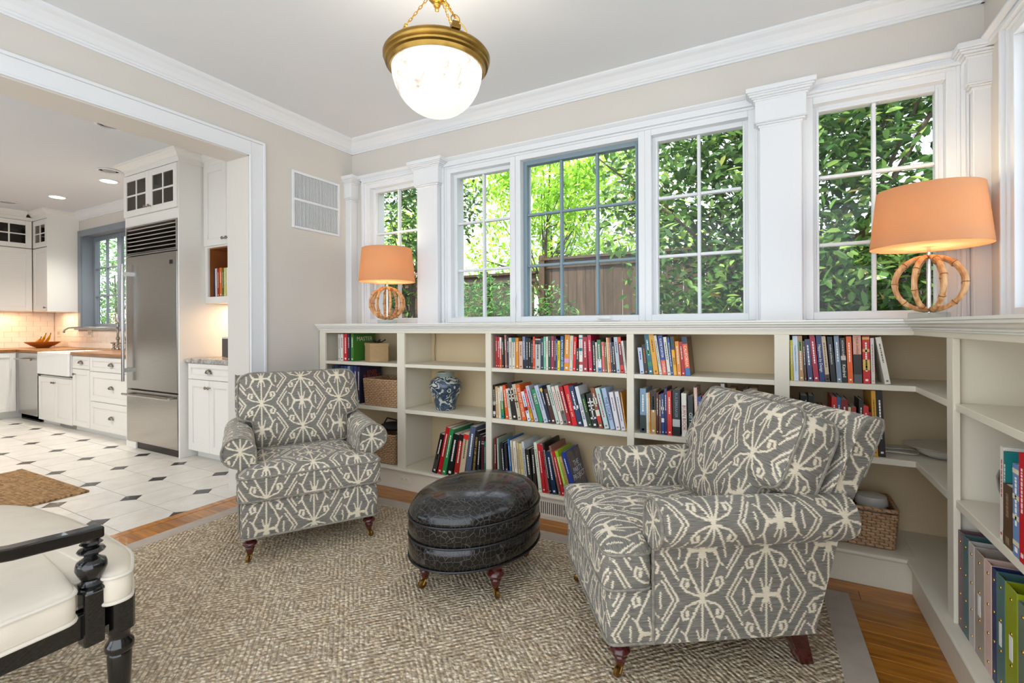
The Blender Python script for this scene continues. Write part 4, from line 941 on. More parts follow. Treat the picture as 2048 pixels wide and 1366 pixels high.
# ---- jute mat
JUTE, g = newmat('jute_braid')
tc = g.n('ShaderNodeTexCoord').outputs['Object']; sp = g.n('ShaderNodeSeparateXYZ'); g.l(tc, sp.inputs[0])
wv = g.m('SINE', g.m('MULTIPLY', sp.outputs[1], 2*PI/.028)); vo = g.n('ShaderNodeTexVoronoi'); vo.inputs['Scale'].default_value = 42; g.l(g.vm('MULTIPLY', tc, (1, 1.2, 0)), vo.inputs['Vector'])
tone = g.m('ADD', g.m('MULTIPLY', vo.outputs['Color'], .5), g.m('MULTIPLY', g.noise(tc, 120, 3), .6))
g.l(g.mix(g.mapr(tone, .3, .85), lin('#7d5a35'), lin('#c09a68')), g.p.inputs['Base Color']); g.p.inputs['Roughness'].default_value = .95
g.bump(g.m('SUBTRACT', wv, g.m('MULTIPLY', vo.outputs['Distance'], 2.2)), .8, .008)
mt_ = thing('jute_mat', 'braided jute doormat on the kitchen tiles', 'mat', (-4.36, 1.585, .0005), R(1)); obj('braid', B().box(-1.15, 0, -.62, 0, 0, .012), JUTE, mt_, bevel=.004); obj('edge_binding', B().box(-1.16, .012, -.035, .006, .0, .015).box(-.04, .012, -.63, -.035, 0, .015), JUTE, mt_, bevel=.006)
# ---- lights and vents in the kitchen ceiling
RL = emit('recessed_lens', '#fff4e2', 9)
for k, (x, y, n_) in enumerate(((-7.75, 2.53, 'nearest the sink window'), (-6.42, 2.53, 'left of the refrigerator cupboard'), (-5.2, .9, 'hidden behind the door head'), (-7.2, .9, 'farther left in the kitchen ceiling'))):
    t = thing('recessed_light', 'round recessed ceiling light ' + n_, 'ceiling light', (x, y, ZT)); obj('trim_ring', B().lathe([(.095,-.0005),(.095,-.006),(.075,-.008),(.075,-.0005)], 24), TRIM, t, smooth=True); obj('lens', B().lathe([(.001,-.004),(.074,-.004),(.074,-.001),(.001,-.001)], 24), RL, t)
    d_ = bpy.data.lights.new('recessed_beam', 'SPOT'); d_.energy = 66; d_.color = (1, .94, .86); d_.spot_size = R(120); d_.spot_blend = .6; d_.shadow_soft_size = .07
    lo = bpy.data.objects.new('recessed_beam', d_); C.objects.link(lo); lo.parent = t; lo.location = (0, 0, -.02)
for k, (u_, v_, n_) in enumerate(((218, 342, 'above the refrigerator cupboard'), (18, 405, 'above the end cabinets'), (222, 251, 'near the door head'))):
    p = at(u_, v_, Z=ZT-.004); t = thing('ceiling_vent', 'round white ceiling diffuser ' + n_, 'vent', (p.x, p.y, ZT)); obj('outer_ring', B().lathe([(.10,-.0005),(.105,-.006),(.085,-.012),(.08,-.0005)], 24), TRIM, t, smooth=True); obj('inner_cone', B().lathe([(.001,-.012),(.05,-.010),(.06,-.002),(.001,-.002)], 20), M('vent_shadow', '#a8a5a0', .6), t, smooth=True)
def area(name, loc, sx_, sy_, e_, col, rot=(0,0,0)):
    d_ = bpy.data.lights.new(name, 'AREA'); d_.shape = 'RECTANGLE'; d_.size = sx_; d_.size_y = sy_; d_.energy = e_; d_.color = col
    o = bpy.data.objects.new(name, d_); C.objects.link(o); o.location = loc; o.rotation_euler = rot; return o
# under-cabinet strips
for n_, l_, x, y, sx_, sy_, e_, z in (('under_cabinet_light', 'warm strip light under the corner upper cabinet', -8.90, 2.90, .42, .05, 2.2, 1.413), ('under_cabinet_light', 'warm strip light under the end upper cabinets', -9.30, 2.2, .05, .9, 4, 1.413), ('under_cabinet_light', 'warm strip light under the cubby beside the refrigerator', -4.40, 2.90, .5, .05, 3.2, 1.408)):
    t = thing(n_, l_, 'light', (x, y, z)); obj('strip_housing', B().box(-sx_/2, sx_/2, -sy_/2, sy_/2, -.001, .001), M('strip_white', '#f0ece4', .5), t)
    lo = area('strip_glow', (0, 0, -.004), sx_, sy_, e_, (1, .66, .40)); lo.parent = t

# ---- unseen near kitchen side: wall, windows and cabinets added for the steel to reflect
KH2 = [(-8.9, -6.6, 1.0, 2.15), (-6.3, -4.0, 1.0, 2.15)]
struct('wall_kitchen_added', wall_holes(XK, XL-.248, KH2, 0, ZT, YF0-.2, YF0), PAINT, 'added unseen near kitchen wall with two wide windows, for steel reflections')
for k, h_ in enumerate(KH2):
    r = sempty('window_%d' % (10+k), ['added unseen window opposite the sink, for steel reflections', 'added unseen window opposite the refrigerator, for steel reflections'][k])
    obj('casing', B().frame(h_[0]-.08, h_[1]+.08, h_[2]-.08, h_[3]+.08, .08, YF0-.001, YF0+.02), TRIM, r)
    n_ = 3; st_ = (h_[1]-h_[0])/n_
    for i in range(n_): obj('sash', B().frame(h_[0]+st_*i, h_[0]+st_*(i+1), h_[2], h_[3], .05, YF0-.12, YF0-.07), TRIM, r); obj('pane', B().box(h_[0]+st_*i+.05, h_[0]+st_*(i+1)-.05, YF0-.097, YF0-.093, h_[2]+.05, h_[3]-.05), GLASS, r)
t = thing('added_base_cabinets', 'dark-red brown base cabinets, unseen, added for the refrigerator steel to reflect', 'cabinet')
obj('body', B().box(-9.0, -3.7, YF0+.022, YF0+.60, .09, .87), M('cherry_cabinet', '#5c2c20', .4, var=.2, vscale=5), t); obj('toe_kick', B().box(-9.0, -3.7, YF0+.022, YF0+.54, 0, .09), DARKGAP, t); obj('worktop', B().box(-9.02, -3.68, YF0+.022, YF0+.63, .87, .91), GRAN, t)
# ================================================================== GARDEN
GZ = -.25
struct('ground', B().box(-16, 12, YB+.2, 24, GZ-.2, GZ), M('mulch', '#4b3a2a', .95, var=.4, vscale=3, bump=.5, bscale=20), 'garden soil outside the windows')
def leaf_mat(name, cols, tr=.35, gloss=.35):
    m = bpy.data.materials.new(name); m.use_nodes = True; nt = m.node_tree; nt.nodes.clear(); g = NT(m)
    ge = g.n('ShaderNodeNewGeometry'); r = g.n('ShaderNodeValToRGB'); r.color_ramp.interpolation = 'LINEAR'
    while len(r.color_ramp.elements) < len(cols): r.color_ramp.elements.new(.5)
    for k, (pos, c) in enumerate(cols): r.color_ramp.elements[k].position = pos; r.color_ramp.elements[k].color = lin(c)
    g.l(ge.outputs['Random Per Island'], r.inputs[0])
    p = g.n('ShaderNodeBsdfPrincipled'); g.l(r.outputs[0], p.inputs['Base Color']); p.inputs['Roughness'].default_value = gloss; p.inputs['Specular IOR Level'].default_value = .5
    t = g.n('ShaderNodeBsdfTranslucent'); hs = g.n('ShaderNodeHueSaturation'); hs.inputs['Value'].default_value = 1.9; hs.inputs['Hue'].default_value = .485; g.l(r.outputs[0], hs.inputs['Color']); g.l(hs.outputs[0], t.inputs[0])
    x = g.n('ShaderNodeMixShader'); x.inputs[0].default_value = tr; g.l(p.outputs[0], x.inputs[1]); g.l(t.outputs[0], x.inputs[2])
    o = g.n('ShaderNodeOutputMaterial'); g.l(x.outputs[0], o.inputs[0]); return m
MAGN = leaf_mat('magnolia_leaf', [(0,'#31502a'),(.45,'#466a36'),(.8,'#648a48'),(.97,'#94b45e'),(1,'#8a7440')], .3, .25)
LIME = leaf_mat('sunlit_leaf', [(0,'#5f8a2c'),(.4,'#7ba636'),(.8,'#9cc44c'),(1,'#b9d66a')], .5, .5)
FERN = leaf_mat('shrub_leaf', [(0,'#35602f'),(.5,'#4a7c3c'),(.9,'#6b9a52'),(1,'#8ab566')], .35, .45)
def leaves(pos, length, width, droop=.2, outward=None, rng=RNG):
    """one mesh of folded leaves at given points"""
    n = len(pos); pos = np.asarray(pos, float)
    d = rng.normal(size=(n, 3)); d[:, 2] = d[:, 2]*.6 - droop
    if outward is not None: d += np.asarray(outward)*.8
    d /= np.linalg.norm(d, axis=1)[:, None]
    up = np.tile(np.array([0, 0, 1.0]), (n, 1)) + rng.normal(size=(n, 3))*.45
    s = np.cross(d, up); s /= np.linalg.norm(s, axis=1)[:, None]; nr = np.cross(s, d)
    L = length*rng.uniform(.65, 1.2, n)[:, None]; Wd = width*rng.uniform(.75, 1.15, n)[:, None]
    f_ = Wd*.25
    v = np.stack([pos, pos+d*L*.30+s*Wd*.85+nr*f_, pos+d*L*.68+s*Wd*.80+nr*f_, pos+d*L-nr*L*.06, pos+d*L*.68-s*Wd*.80+nr*f_, pos+d*L*.30-s*Wd*.85+nr*f_], 1).reshape(-1, 3)
    k = np.arange(n)[:, None]*6
    f = np.concatenate([k+np.array([0,1,2,3]), k+np.array([0,3,4,5])], 1).reshape(-1, 4)
    return v, f
def foliage(name, parent, pos, length, width, mat, droop=.2):
    v, f = leaves(pos, length, width, droop); me = bpy.data.meshes.new(name)
    me.vertices.add(len(v)); me.vertices.foreach_set('co', v.ravel()); me.loops.add(f.size); me.loops.foreach_set('vertex_index', f.ravel())
    me.polygons.add(len(f)); me.polygons.foreach_set('loop_start', np.arange(0, f.size, 4)); me.update(); me.validate()
    me.materials.append(mat); o = link(name, me, parent); o['kind'] = 'stuff'; return o
BARK = M('grey_bark', '#5c5044', .9, var=.4, vscale=12, bump=.6, bscale=40)
def tree(name, label, cat, base, blobs, n, length, width, mat, trunk=.09, twigs=10, clump=.16, droop=.2, group=None):
    """blobs: (cx,cy,cz,rx,ry,rz) crown lobes in world coordinates"""
    t = thing(name, label, cat, base, 0, group); bx, by, bz = base
    vol = np.array([b[3]*b[4]*b[5] for b in blobs]); pick = RNG.choice(len(blobs), n//9, p=vol/vol.sum()); P0 = []
    for i in pick:
        b = blobs[i]; q = RNG.normal(size=3); q /= np.linalg.norm(q); rr = RNG.uniform(.25, 1)**.5
        c = np.array(b[:3]) + q*np.array(b[3:])*rr
        P0.append(c + RNG.normal(size=(9, 3))*clump*.45)
    P0 = np.concatenate(P0); P0 = P0[(P0[:, 2] > bz+.05) & (P0[:, 1] > YB+.75)]
    foliage('foliage', t, P0 - np.array(base), length, width, mat, droop)
    tb = B(); ctr = np.mean([b[:3] for b in blobs], 0)
    tb.tube([(0,0,-.05), (.03,.02,(ctr[2]-bz)*.35), ((ctr[0]-bx)*.3, (ctr[1]-by)*.3, (ctr[2]-bz)*.75), ((ctr[0]-bx)*.6, (ctr[1]-by)*.6, ctr[2]-bz+.4)], [trunk, trunk*.85, trunk*.6, trunk*.25], 10); obj('trunk', tb, BARK, t, smooth=True)
    br = B()
    for k in range(twigs):
        b = blobs[k % len(blobs)]; h = RNG.uniform(.3, .8); q = RNG.normal(size=3)*.45
        s0 = Vector(((ctr[0]-bx)*.3*h, (ctr[1]-by)*.3*h, (ctr[2]-bz)*h)); e = Vector((b[0]-bx+q[0]*b[3], b[1]-by+q[1]*b[4], b[2]-bz+q[2]*b[5]))
        br.tube([s0, s0.lerp(e, .5)+Vector((0,0,.12)), e], [trunk*.35, trunk*.22, trunk*.08], 6)
    obj('branches', br, BARK, t, smooth=True, stuff=True); return t
tree('magnolia_tree', 'dense glossy dark-green magnolia filling the two right-hand windows', 'tree', (.3, 5.6, GZ),
     [(-.75,5.45,2.1,.85,.75,1.5),(.25,5.5,2.2,1.0,.8,1.8),(1.35,5.3,2.2,1.0,.8,1.8),(-1.15,5.6,3.0,.75,.7,.9),(.5,5.5,3.7,1.6,.9,1.0),(-.55,6.0,2.4,.9,.4,1.7),(.8,6.0,2.4,1.2,.4,1.8),(2.3,5.1,2.2,.8,.8,1.7),(-.3,5.2,1.1,.9,.6,.8),(1.0,5.0,1.2,1.0,.6,.8)], 20000, .13, .029, MAGN, .08, 26, .20)
tree('evergreen_shrub', 'dark-green broadleaf shrub outside the narrow left window', 'shrub', (-4.6, 5.5, GZ), [(-4.9,5.4,2.6,.75,.6,1.1),(-4.3,5.6,3.0,.8,.6,.8),(-5.1,5.3,1.2,.6,.5,.8)], 4600, .105, .022, MAGN, .06, 12)
tree('low_green_shrub', 'bushy mid-green shrub rising before the garden fence', 'shrub', (-3.2, 5.3, GZ), [(-3.5,5.2,.9,.75,.5,.7),(-2.75,5.4,.8,.6,.5,.75),(-3.2,5.35,1.45,.55,.4,.4),(-2.4,5.5,1.1,.35,.3,.55)], 5200, .085, .015, FERN, .03, 14, .14, .1)
tree('lime_tree', 'sunlit yellow-green tree beyond the fence, seen through the casement', 'tree', (-4.9, 10.6, GZ), [(-5.2,10.4,3.3,1.8,1.0,1.6),(-3.4,10.8,3.7,1.7,1.0,1.6),(-4.2,10.5,2.4,2.1,.8,.8),(-2.1,11.0,2.8,1.2,.9,1.0),(-4.4,10.3,5.0,1.8,1.0,.9)], 7500, .16, .034, LIME, .13, 22, .30, .35, 'sunlit trees beyond the fence')
tree('lime_tree', 'sunlit yellow-green tree beyond the fence, behind the left windows', 'tree', (-9.6, 10.4, GZ), [(-9.4,10.2,3.0,1.5,1.0,1.6),(-8.5,10.4,3.4,1.2,1.0,1.4),(-10.8,10.2,2.6,1.4,1.0,1.3)], 5000, .16, .034, LIME, .13, 16, .30, .35, 'sunlit trees beyond the fence')
tree('hanging_tree', 'mid-green tree with drooping leaves just over the fence', 'tree', (-3.7, 8.0, GZ), [(-3.7,7.9,3.7,.9,.4,.9),(-2.8,7.9,3.3,.5,.4,.9),(-4.6,8.0,4.1,.9,.4,.6),(-2.4,7.9,4.1,.8,.4,.5)], 2600, .15, .030, LIME, .035, 14, .22, .7)
tree('kitchen_shrub', 'green shrub outside the kitchen window', 'shrub', (-13.3, 5.4, GZ), [(-14.2,5.4,1.9,1.2,.6,1.7),(-12.6,5.3,2.1,1.0,.6,1.6)], 3200, .11, .024, FERN, .05, 8)
tree('side_tree', 'leafy tree outside the right-hand windows', 'tree', (5.2, 3.6, GZ), [(5.2,3.6,2.4,1.2,1.4,1.6),(4.8,1.8,2.6,1.0,1.2,1.4)], 1800, .13, .03, LIME, .1, 10, .3)
# ------------------------------------------------------------------ board fence
FY_ = 6.95
FB, g = newmat('weathered_shaded_board')
tc = g.n('ShaderNodeTexCoord').outputs['Object']; oi = g.n('ShaderNodeObjectInfo').outputs['Random']
v = g.vm('MULTIPLY', g.vm('ADD', tc, g.vm('SCALE', (7, 3, 11), scale=oi)), (30, 30, 2.2)); nz = g.noise(v, 1.2, 6, .7)
g.l(g.vm('SCALE', g.mix(g.mapr(nz, .3, .72), lin('#3a2d22'), lin('#6b5642')), scale=g.mapr(oi, 0, 1, .8, 1.15)), g.p.inputs['Base Color']); g.p.inputs['Roughness'].default_value = .9; g.bump(nz, .4, .006)  # grain browns darkened to put the fence's backlit shade into the colour
for n_, l_, x0, x1, zt in (('board_fence', 'weathered board fence with capped top behind the casement', -3.20, 2.6, 2.262), ('board_fence', 'lower weathered board fence section behind the left windows', -8.9, -3.32, 2.07)):
    t = thing(n_, l_, 'fence', (x0, FY_, GZ), 0, 'garden fence sections'); h = zt-GZ
    bm_ = mesh_of(B().box(-.068, .068, 0, .020, .03, h-.05), FB); n = int((x1-x0)/.142)
    for k in range(n): link('board', bm_, t, (.071+.142*k, random.uniform(-.002, .003), random.uniform(-.006, .006)))
    obj('cap_rail', B().box(-.02, x1-x0+.02, -.06, .06, h-.045, h-.005), FB, t, bevel=.003); obj('trim_rail', B().box(0, x1-x0, -.024, -.003, h-.17, h-.05), FB, t)
    obj('rail', B().box(0, x1-x0, -.045, -.003, 1.46, 1.55), FB, t); obj('rail', B().box(0, x1-x0, -.045, -.003, .35, .44), FB, t)
    for k in range(int((x1-x0)/2.3)+1): obj('post', B().box(2.3*k-.05, 2.3*k+.05, -.055, .045, 0, h+.04), FB, t, bevel=.004)
# ================================================================== BOOKS AND SHELF OBJECTS
PAGES = M('book_pages', '#d9cfbd', .9, var=.12, vscale=3, stretch=(400,4,4))
_ink = {}
def ink(h):
    if h not in _ink: _ink[h] = M('ink_' + h.strip('#'), h, .6)
    return _ink[h]
_cov = {}
def covm(h):
    if h not in _cov: _cov[h] = M('cover_' + h.strip('#'), h, .38, var=.06, vscale=30)
    return _cov[h]
ONES = 'zeroth first second third fourth fifth sixth seventh eighth ninth tenth eleventh twelfth thirteenth fourteenth fifteenth sixteenth seventeenth eighteenth nineteenth'.split()
TENS = {2: 'twent', 3: 'thirt', 4: 'fort'}
def ordinal(n):
    if n < 20: return ONES[n]
    return TENS[n//10] + ('ieth' if n % 10 == 0 else 'y-' + ONES[n % 10])
TXT = Matrix(((0,1,0),(0,0,-1),(-1,0,0))).to_4x4()      # reads down the spine
def make_book(t, h, d, col, label, group, title=None, tcol='#f2eee4', bands=(), cover=None, cat='book', marks=True, name='book'):
    o = thing(name, label, cat, group=group); cm = covm(col); bt = min(.0022, t*.16)
    b = B().box(0, bt, 0, d, 0, h).box(t-bt, t, 0, d, 0, h).box(bt, t-bt, 0, bt, 0, h)
    obj('cover', b, cm, o); obj('pages', B().box(bt, t-bt, bt, d-.004, .003, h-.003), PAGES, o)
    for (f0, f1, c) in bands: obj('spine_band', B().box(.0003, t-.0003, -.0006, .0005, h*f0, h*f1), covm(c), o)
    if title:
        L = title if isinstance(title, (list, tuple)) else [title]; z = .5
        seg_ = [(title, .08, .92)] if isinstance(title, str) else title
        for (s, f0, f1) in seg_:
            size = min(t*.95, h*(f1-f0)/max(1, len(s))*1.62); me = text_mesh(s, size, ink(tcol)); p = link('spine_title', me, o); p.matrix_local = Matrix.Translation((t/2, -.0009, h*(1-(f0+f1)/2))) @ TXT
    elif marks and t > .006:
        b = B(); z = h*.86; ln = h*random.uniform(.3, .6); z1 = z-ln
        while z > z1:
            w = random.uniform(.004, .014); b.box(t*.38, t*.62, -.0006, 0, z-w, z); z -= w+.0025
        b.box(t*.3, t*.7, -.0006, 0, h*.05, h*.05+t*.35); obj('spine_print', b, ink(tcol), o, stuff=True)
    if cover: cover(o, t, h, d)
    return o
def row(crop, entries, z, yspine, phrase, group, vmid, depth=.15, rand=.0, minw=.006):
    ox, oy, sc = crop; prev = None; k = 0; made = []
    for e in entries:
        xbl, xbr, xtl, yt, col, word = e[:6]; op = e[6] if len(e) > 6 else {}
        k += 1; ys = yspine + op.get('in', 0)
        x0 = at(ox+xbl/sc, vmid, Y=ys).x; x1 = at(ox+xbr/sc, vmid, Y=ys).x; tp = at(ox+xtl/sc, oy+yt/sc, Y=ys)
        dz = max(.08, tp.z-z); th = math.atan2(tp.x-x0, dz); h = math.hypot(tp.x-x0, dz); w = max(minw, (x1-x0)*math.cos(th)*.97)
        if prev:
            px, pw_, pth, ph = prev; pe = px + pw_/math.cos(pth) + .0006; x0 = max(x0, pe) if x0 < pe + .012 else x0
            H = min(ph*math.cos(pth), dz); th = math.atan(max(math.tan(th), math.tan(pth) + (pe - x0)/H))
        lab = '%s %s, %s from left on %s' % (word, op.get('kind', 'book'), ordinal(k), phrase)
        b = make_book(w, h, op.get('d', depth + random.uniform(-.012, .02)), col, op.get('label', lab), group, op.get('t'), op.get('tc', '#f2eee4'), op.get('b', ()), op.get('cover'))
        b.location = (x0, ys + random.uniform(0, rand), z + .0006 + (w*math.sin(th) if th > 0 else 0)); b.rotation_euler = (0, th, 0)
        prev = (x0, w, th, h); made.append(b)
    return made
YS = YFACE + .022
# --- wide middle bay, top shelf
row((960,630,6.0235), [
 (190,212,186,262,'#b8221c','red'),(214,236,212,262,'#a81c2c','crimson'),(238,262,232,270,'#e0561c','orange and white',{'b':[(.63,1,'#efe9df')]}),(265,290,255,275,'#1d2a24','black-green'),
 (303,326,292,240,'#a8726a','dusty-pink'),(328,346,325,265,'#22243c','dark navy'),(350,384,345,275,'#d5d0c4','pale grey',{'tc':'#6b6258'}),(388,424,386,275,'#ddd6c2','cream with teal top',{'b':[(.86,1,'#1f7f86')],'tc':'#7a6f5c'}),
 (432,466,428,275,'#e08a1e','amber'),(472,516,468,318,'#d9b39a','pale peach',{'tc':'#8a3a2c'}),(520,550,512,262,'#6f82a8','grey-blue',{'b':[(0,.28,'#1c2438')]}),(553,583,550,275,'#1b1c20','black'),(586,615,582,280,'#15171c','glossy black'),
 (618,635,618,300,'#332c2c','thin charcoal'),(638,662,637,262,'#d8481e','orange-red'),(666,730,665,287,'#c3c1bb','light grey with small portrait',{'b':[(.82,.96,'#3a3838')],'tc':'#55524e'}),(734,764,735,275,'#23324a','dark blue'),
 (768,794,765,262,'#6fbf9a','mint green'),(797,820,795,262,'#e6e0d0','off-white',{'tc':'#7a2a2a'}),(822,852,820,255,'#1f4a34','forest green'),(856,892,855,255,'#9a2c4a','raspberry'),(893,912,895,258,'#4a2a22','dark brown'),(914,931,912,290,'#2c4a9a','small blue'),
 (933,962,935,310,'#e8d22c','bright yellow',{'tc':'#3a3020'}),(970,1008,970,255,'#2f5f8c','steel blue titled',{'t':'A MAN CALLED OVE'}),(1012,1074,1022,240,'#e08e1c','large golden orange',{'b':[(.22,.34,'#d9a0c8')]}),
 (1076,1114,1086,250,'#ddd3bd','ivory',{'tc':'#8aa0a8'}),(1117,1151,1130,265,'#e01c1c','bright red'),(1155,1188,1160,400,'#3a2620','short dark brown'),(1195,1238,1168,242,'#e9e6e0','white with star dots',{'b':[(.18,.26,'#c83a2c'),(.56,.64,'#2c9a9a'),(.88,.93,'#2c9a9a')],'tc':'#9aa0a4'}),
 (1242,1298,1228,265,'#a81c30','wine-red'),(1312,1356,1292,242,'#c82448','deep pink'),(1365,1398,1348,315,'#1c1c1e','short black'),(1401,1420,1387,330,'#e3ddd2','narrow white',{'tc':'#443a36'}),(1425,1469,1407,300,'#3f7a52','green over pale blue',{'b':[(0,.14,'#6f8fc0'),(.14,.40,'#e4e6ea')]}),
 (1475,1506,1460,325,'#dd6a64','salmon'),(1508,1532,1496,330,'#7a6a34','olive'),(1540,1558,1510,275,'#e8c9a4','buff'),(1560,1582,1522,278,'#e0701c','tangerine'),(1586,1606,1548,275,'#2a3350','indigo'),(1608,1640,1570,330,'#16161a','jet black'),
 (1648,1692,1586,272,'#b9c2cc','silver-blue',{'tc':'#3a4a5c'}),(1696,1738,1624,272,'#7a2018','red-brown with orange head',{'b':[(.82,1,'#d8481e'),(.0,.22,'#d83a24')]}),(1745,1770,1674,318,'#dfdcd6','leaning white',{'tc':'#8a8a8a'}),
], SH1, YS, 'the middle bay top shelf', 'books on the middle bay top shelf', 735)
# --- wide middle bay, second shelf
row((960,740,5.059), [
 (133,158,128,152,'#2a2624','black and white',{'b':[(.1,.2,'#dddddd'),(.4,.5,'#dddddd')]}),(163,186,150,168,'#c9a678','tan'),(190,214,158,180,'#d9c9a8','sand'),(218,246,168,168,'#3f8a4a','green with white head',{'b':[(.55,1,'#e6e2d8'),(0,.16,'#1f7f86')]}),
 (262,292,190,162,'#e0581c','vivid orange'),(297,322,232,195,'#d9d2c2','stone',{'tc':'#6a6258'}),(330,380,237,142,'#2a2420','brown-black patterned',{'b':[(.55,.60,'#c9c0b0'),(.66,.70,'#c9c0b0'),(.8,.86,'#c9c0b0')]}),(385,422,280,158,'#cdbfa4','wide tan',{'b':[(.5,.53,'#3a2c24'),(.7,.72,'#b0402c')],'tc':'#4a4038'}),
 (430,474,332,158,'#e0621c','orange lettered SO WHAT YOU ARE',{'t':'SO WHAT YOU ARE'}),(483,516,410,222,'#e2e4ea','white with red and blue print',{'b':[(.35,.48,'#b01c2c')],'tc':'#2c4a9a'}),(520,547,440,196,'#d82a24','red over yellow',{'b':[(0,.42,'#d9a01c')]}),
 (555,594,455,166,'#b9bcc9','lilac grey',{'tc':'#6a5a9a'}),(602,642,517,202,'#2f8a5c','green lettered TRUST',{'t':[('TRUST',.06,.52)]}),(650,692,547,162,'#bcc6d6','ice blue',{'tc':'#7a8494'}),(697,724,597,168,'#1f2a44','navy with yellow crescent',{'b':[(.86,.94,'#e8c82c')]}),
 (727,770,642,196,'#4a2a1e','chocolate brown'),(775,810,672,158,'#c3cfc4','pale sage',{'tc':'#4a5a50'}),(815,846,717,172,'#e3d6c8','blush cream',{'tc':'#a05a4a'}),(850,889,752,162,'#d6cfc0','cream over grey',{'b':[(0,.35,'#6f6c66')],'tc':'#8a3a30'}),
 (893,932,795,168,'#a8141e','dark red'),(937,987,844,162,'#d81c1c','scarlet lettered wild',{'t':'Cheryl Strayed  wild'}),(992,1047,890,166,'#22365a','deep navy',{'b':[(.42,.5,'#d9dce2')]}),(1055,1092,957,172,'#d9dbdf','white lettered CIVIL WAR',{'t':[('CIVIL WAR',.35,.9)],'tc':'#1f2a44'}),
 (1098,1138,1015,250,'#223a28','bottle green',{'tc':'#9ac05a'}),(1140,1198,1072,242,'#1a1a1c','broad black',{'b':[(.62,.66,'#e8e6e0'),(.72,.76,'#e8e6e0'),(.5,.53,'#e8e6e0'),(.25,.3,'#e8e6e0')]}),(1205,1248,1107,188,'#8a4a30','brown patchwork',{'b':[(.15,.3,'#c9342c'),(.3,.45,'#e2d8c4'),(.6,.75,'#e2d8c4')]}),
 (1262,1310,1162,188,'#b9d6d4','pale aqua',{'tc':'#c8503a'}),(1322,1367,1227,188,'#a9bcd8','light blue lettered THE LOCALS',{'t':'THE LOCALS','tc':'#22304a'}),(1378,1422,1302,228,'#e3dde0','pinkish white',{'tc':'#8a7a80'}),(1433,1474,1360,222,'#dcdadd','plain white',{'tc':'#8a7a90'}),(1476,1487,1418,226,'#d08a1c','thin orange'),
], SH2, YS, 'the middle bay second shelf', 'books on the middle bay second shelf', 840)
# --- wide middle bay, ledge (leaning cookbooks)
def big_cover(o, t, h, d):
    obj('cover_photo', B().box(t, t+.0006, d*.12, d*.98, h*.03, h*.97), M('party_cover', '#7a6a5a', .4, col2='#2a3a6a', vscale=18), o)
    for k, s in enumerate(('THE', 'PARTY', 'PROJECT')):
        me = text_mesh(s, d*.20, ink('#e8eaf2')); p = link('cover_title', me, o); p.matrix_local = Matrix.Translation((t+.0012, d*.55, h*(.66-.14*k))) @ Matrix(((0,0,1),(1,0,0),(0,1,0))).to_4x4()
row((850,830,6.206), [
 (862,882,860,285,'#7a1820','thin maroon'),(905,925,888,290,'#8fa08c','sage green',{'d':.2}),(972,1004,935,345,'#14161c','black cookbook',{'kind':'volume','d':.2}),(1012,1042,978,352,'#20242c','dark living',{'kind':'volume','t':[('living',.4,.9)],'d':.2}),(1068,1090,1022,300,'#2a6aa8','blue',{'d':.21}),
 (1100,1122,1054,318,'#d9c9ac','thin buff',{'tc':'#6a5a40','d':.21}),(1128,1165,1086,326,'#e6e0d2','cream',{'tc':'#a08a5a','d':.21}),(1175,1200,1132,345,'#cdb68a','straw',{'tc':'#6a5a40','d':.2}),(1208,1242,1162,355,'#d8c684','pale yellow',{'tc':'#8a6a30','d':.2}),(1248,1278,1196,332,'#c9cdd2','white photo-covered',{'tc':'#3a3a3a','d':.22}),
 (1288,1345,1228,428,'#1a1c16','black floral',{'b':[(.0,.2,'#7a9a2c')],'d':.2}),(1352,1392,1312,422,'#26221e','black with white lettering',{'d':.2}),(1412,1452,1346,342,'#d6dcc4','pale mint',{'tc':'#7a7a60','d':.22}),(1462,1500,1386,366,'#c01c24','red cloth',{'d':.22}),(1506,1540,1408,372,'#d8d0c8','white-edged red',{'b':[(0,1,'#b81c2c')],'d':.22}),
 (1548,1572,1412,352,'#141414','tall black',{'d':.24}),(1580,1640,1468,456,'#142a4a','midnight blue',{'d':.22}),(1662,1690,1505,392,'#8a5a4a','rosy brown',{'d':.23,'tc':'#d8c8b8'}),(1700,1738,1540,460,'#c81c2c','bright red cookbook',{'kind':'volume','d':.22}),(1752,1790,1590,456,'#9ac01c','lime green',{'d':.23,'tc':'#e8f0c0'}),(1798,1830,1658,522,'#c9a868','golden tan',{'d':.2,'tc':'#6a5030'}),
 (1842,1882,1692,470,'#1f3a9a','cobalt picture-covered',{'d':.23,'cover':big_cover,'label':'cobalt blue party cookbook with picture cover, leaning last on the middle bay floor'}),
], LEDGE, YFACE-.005, 'the middle bay floor', 'large books leaning on the middle bay floor', 930)
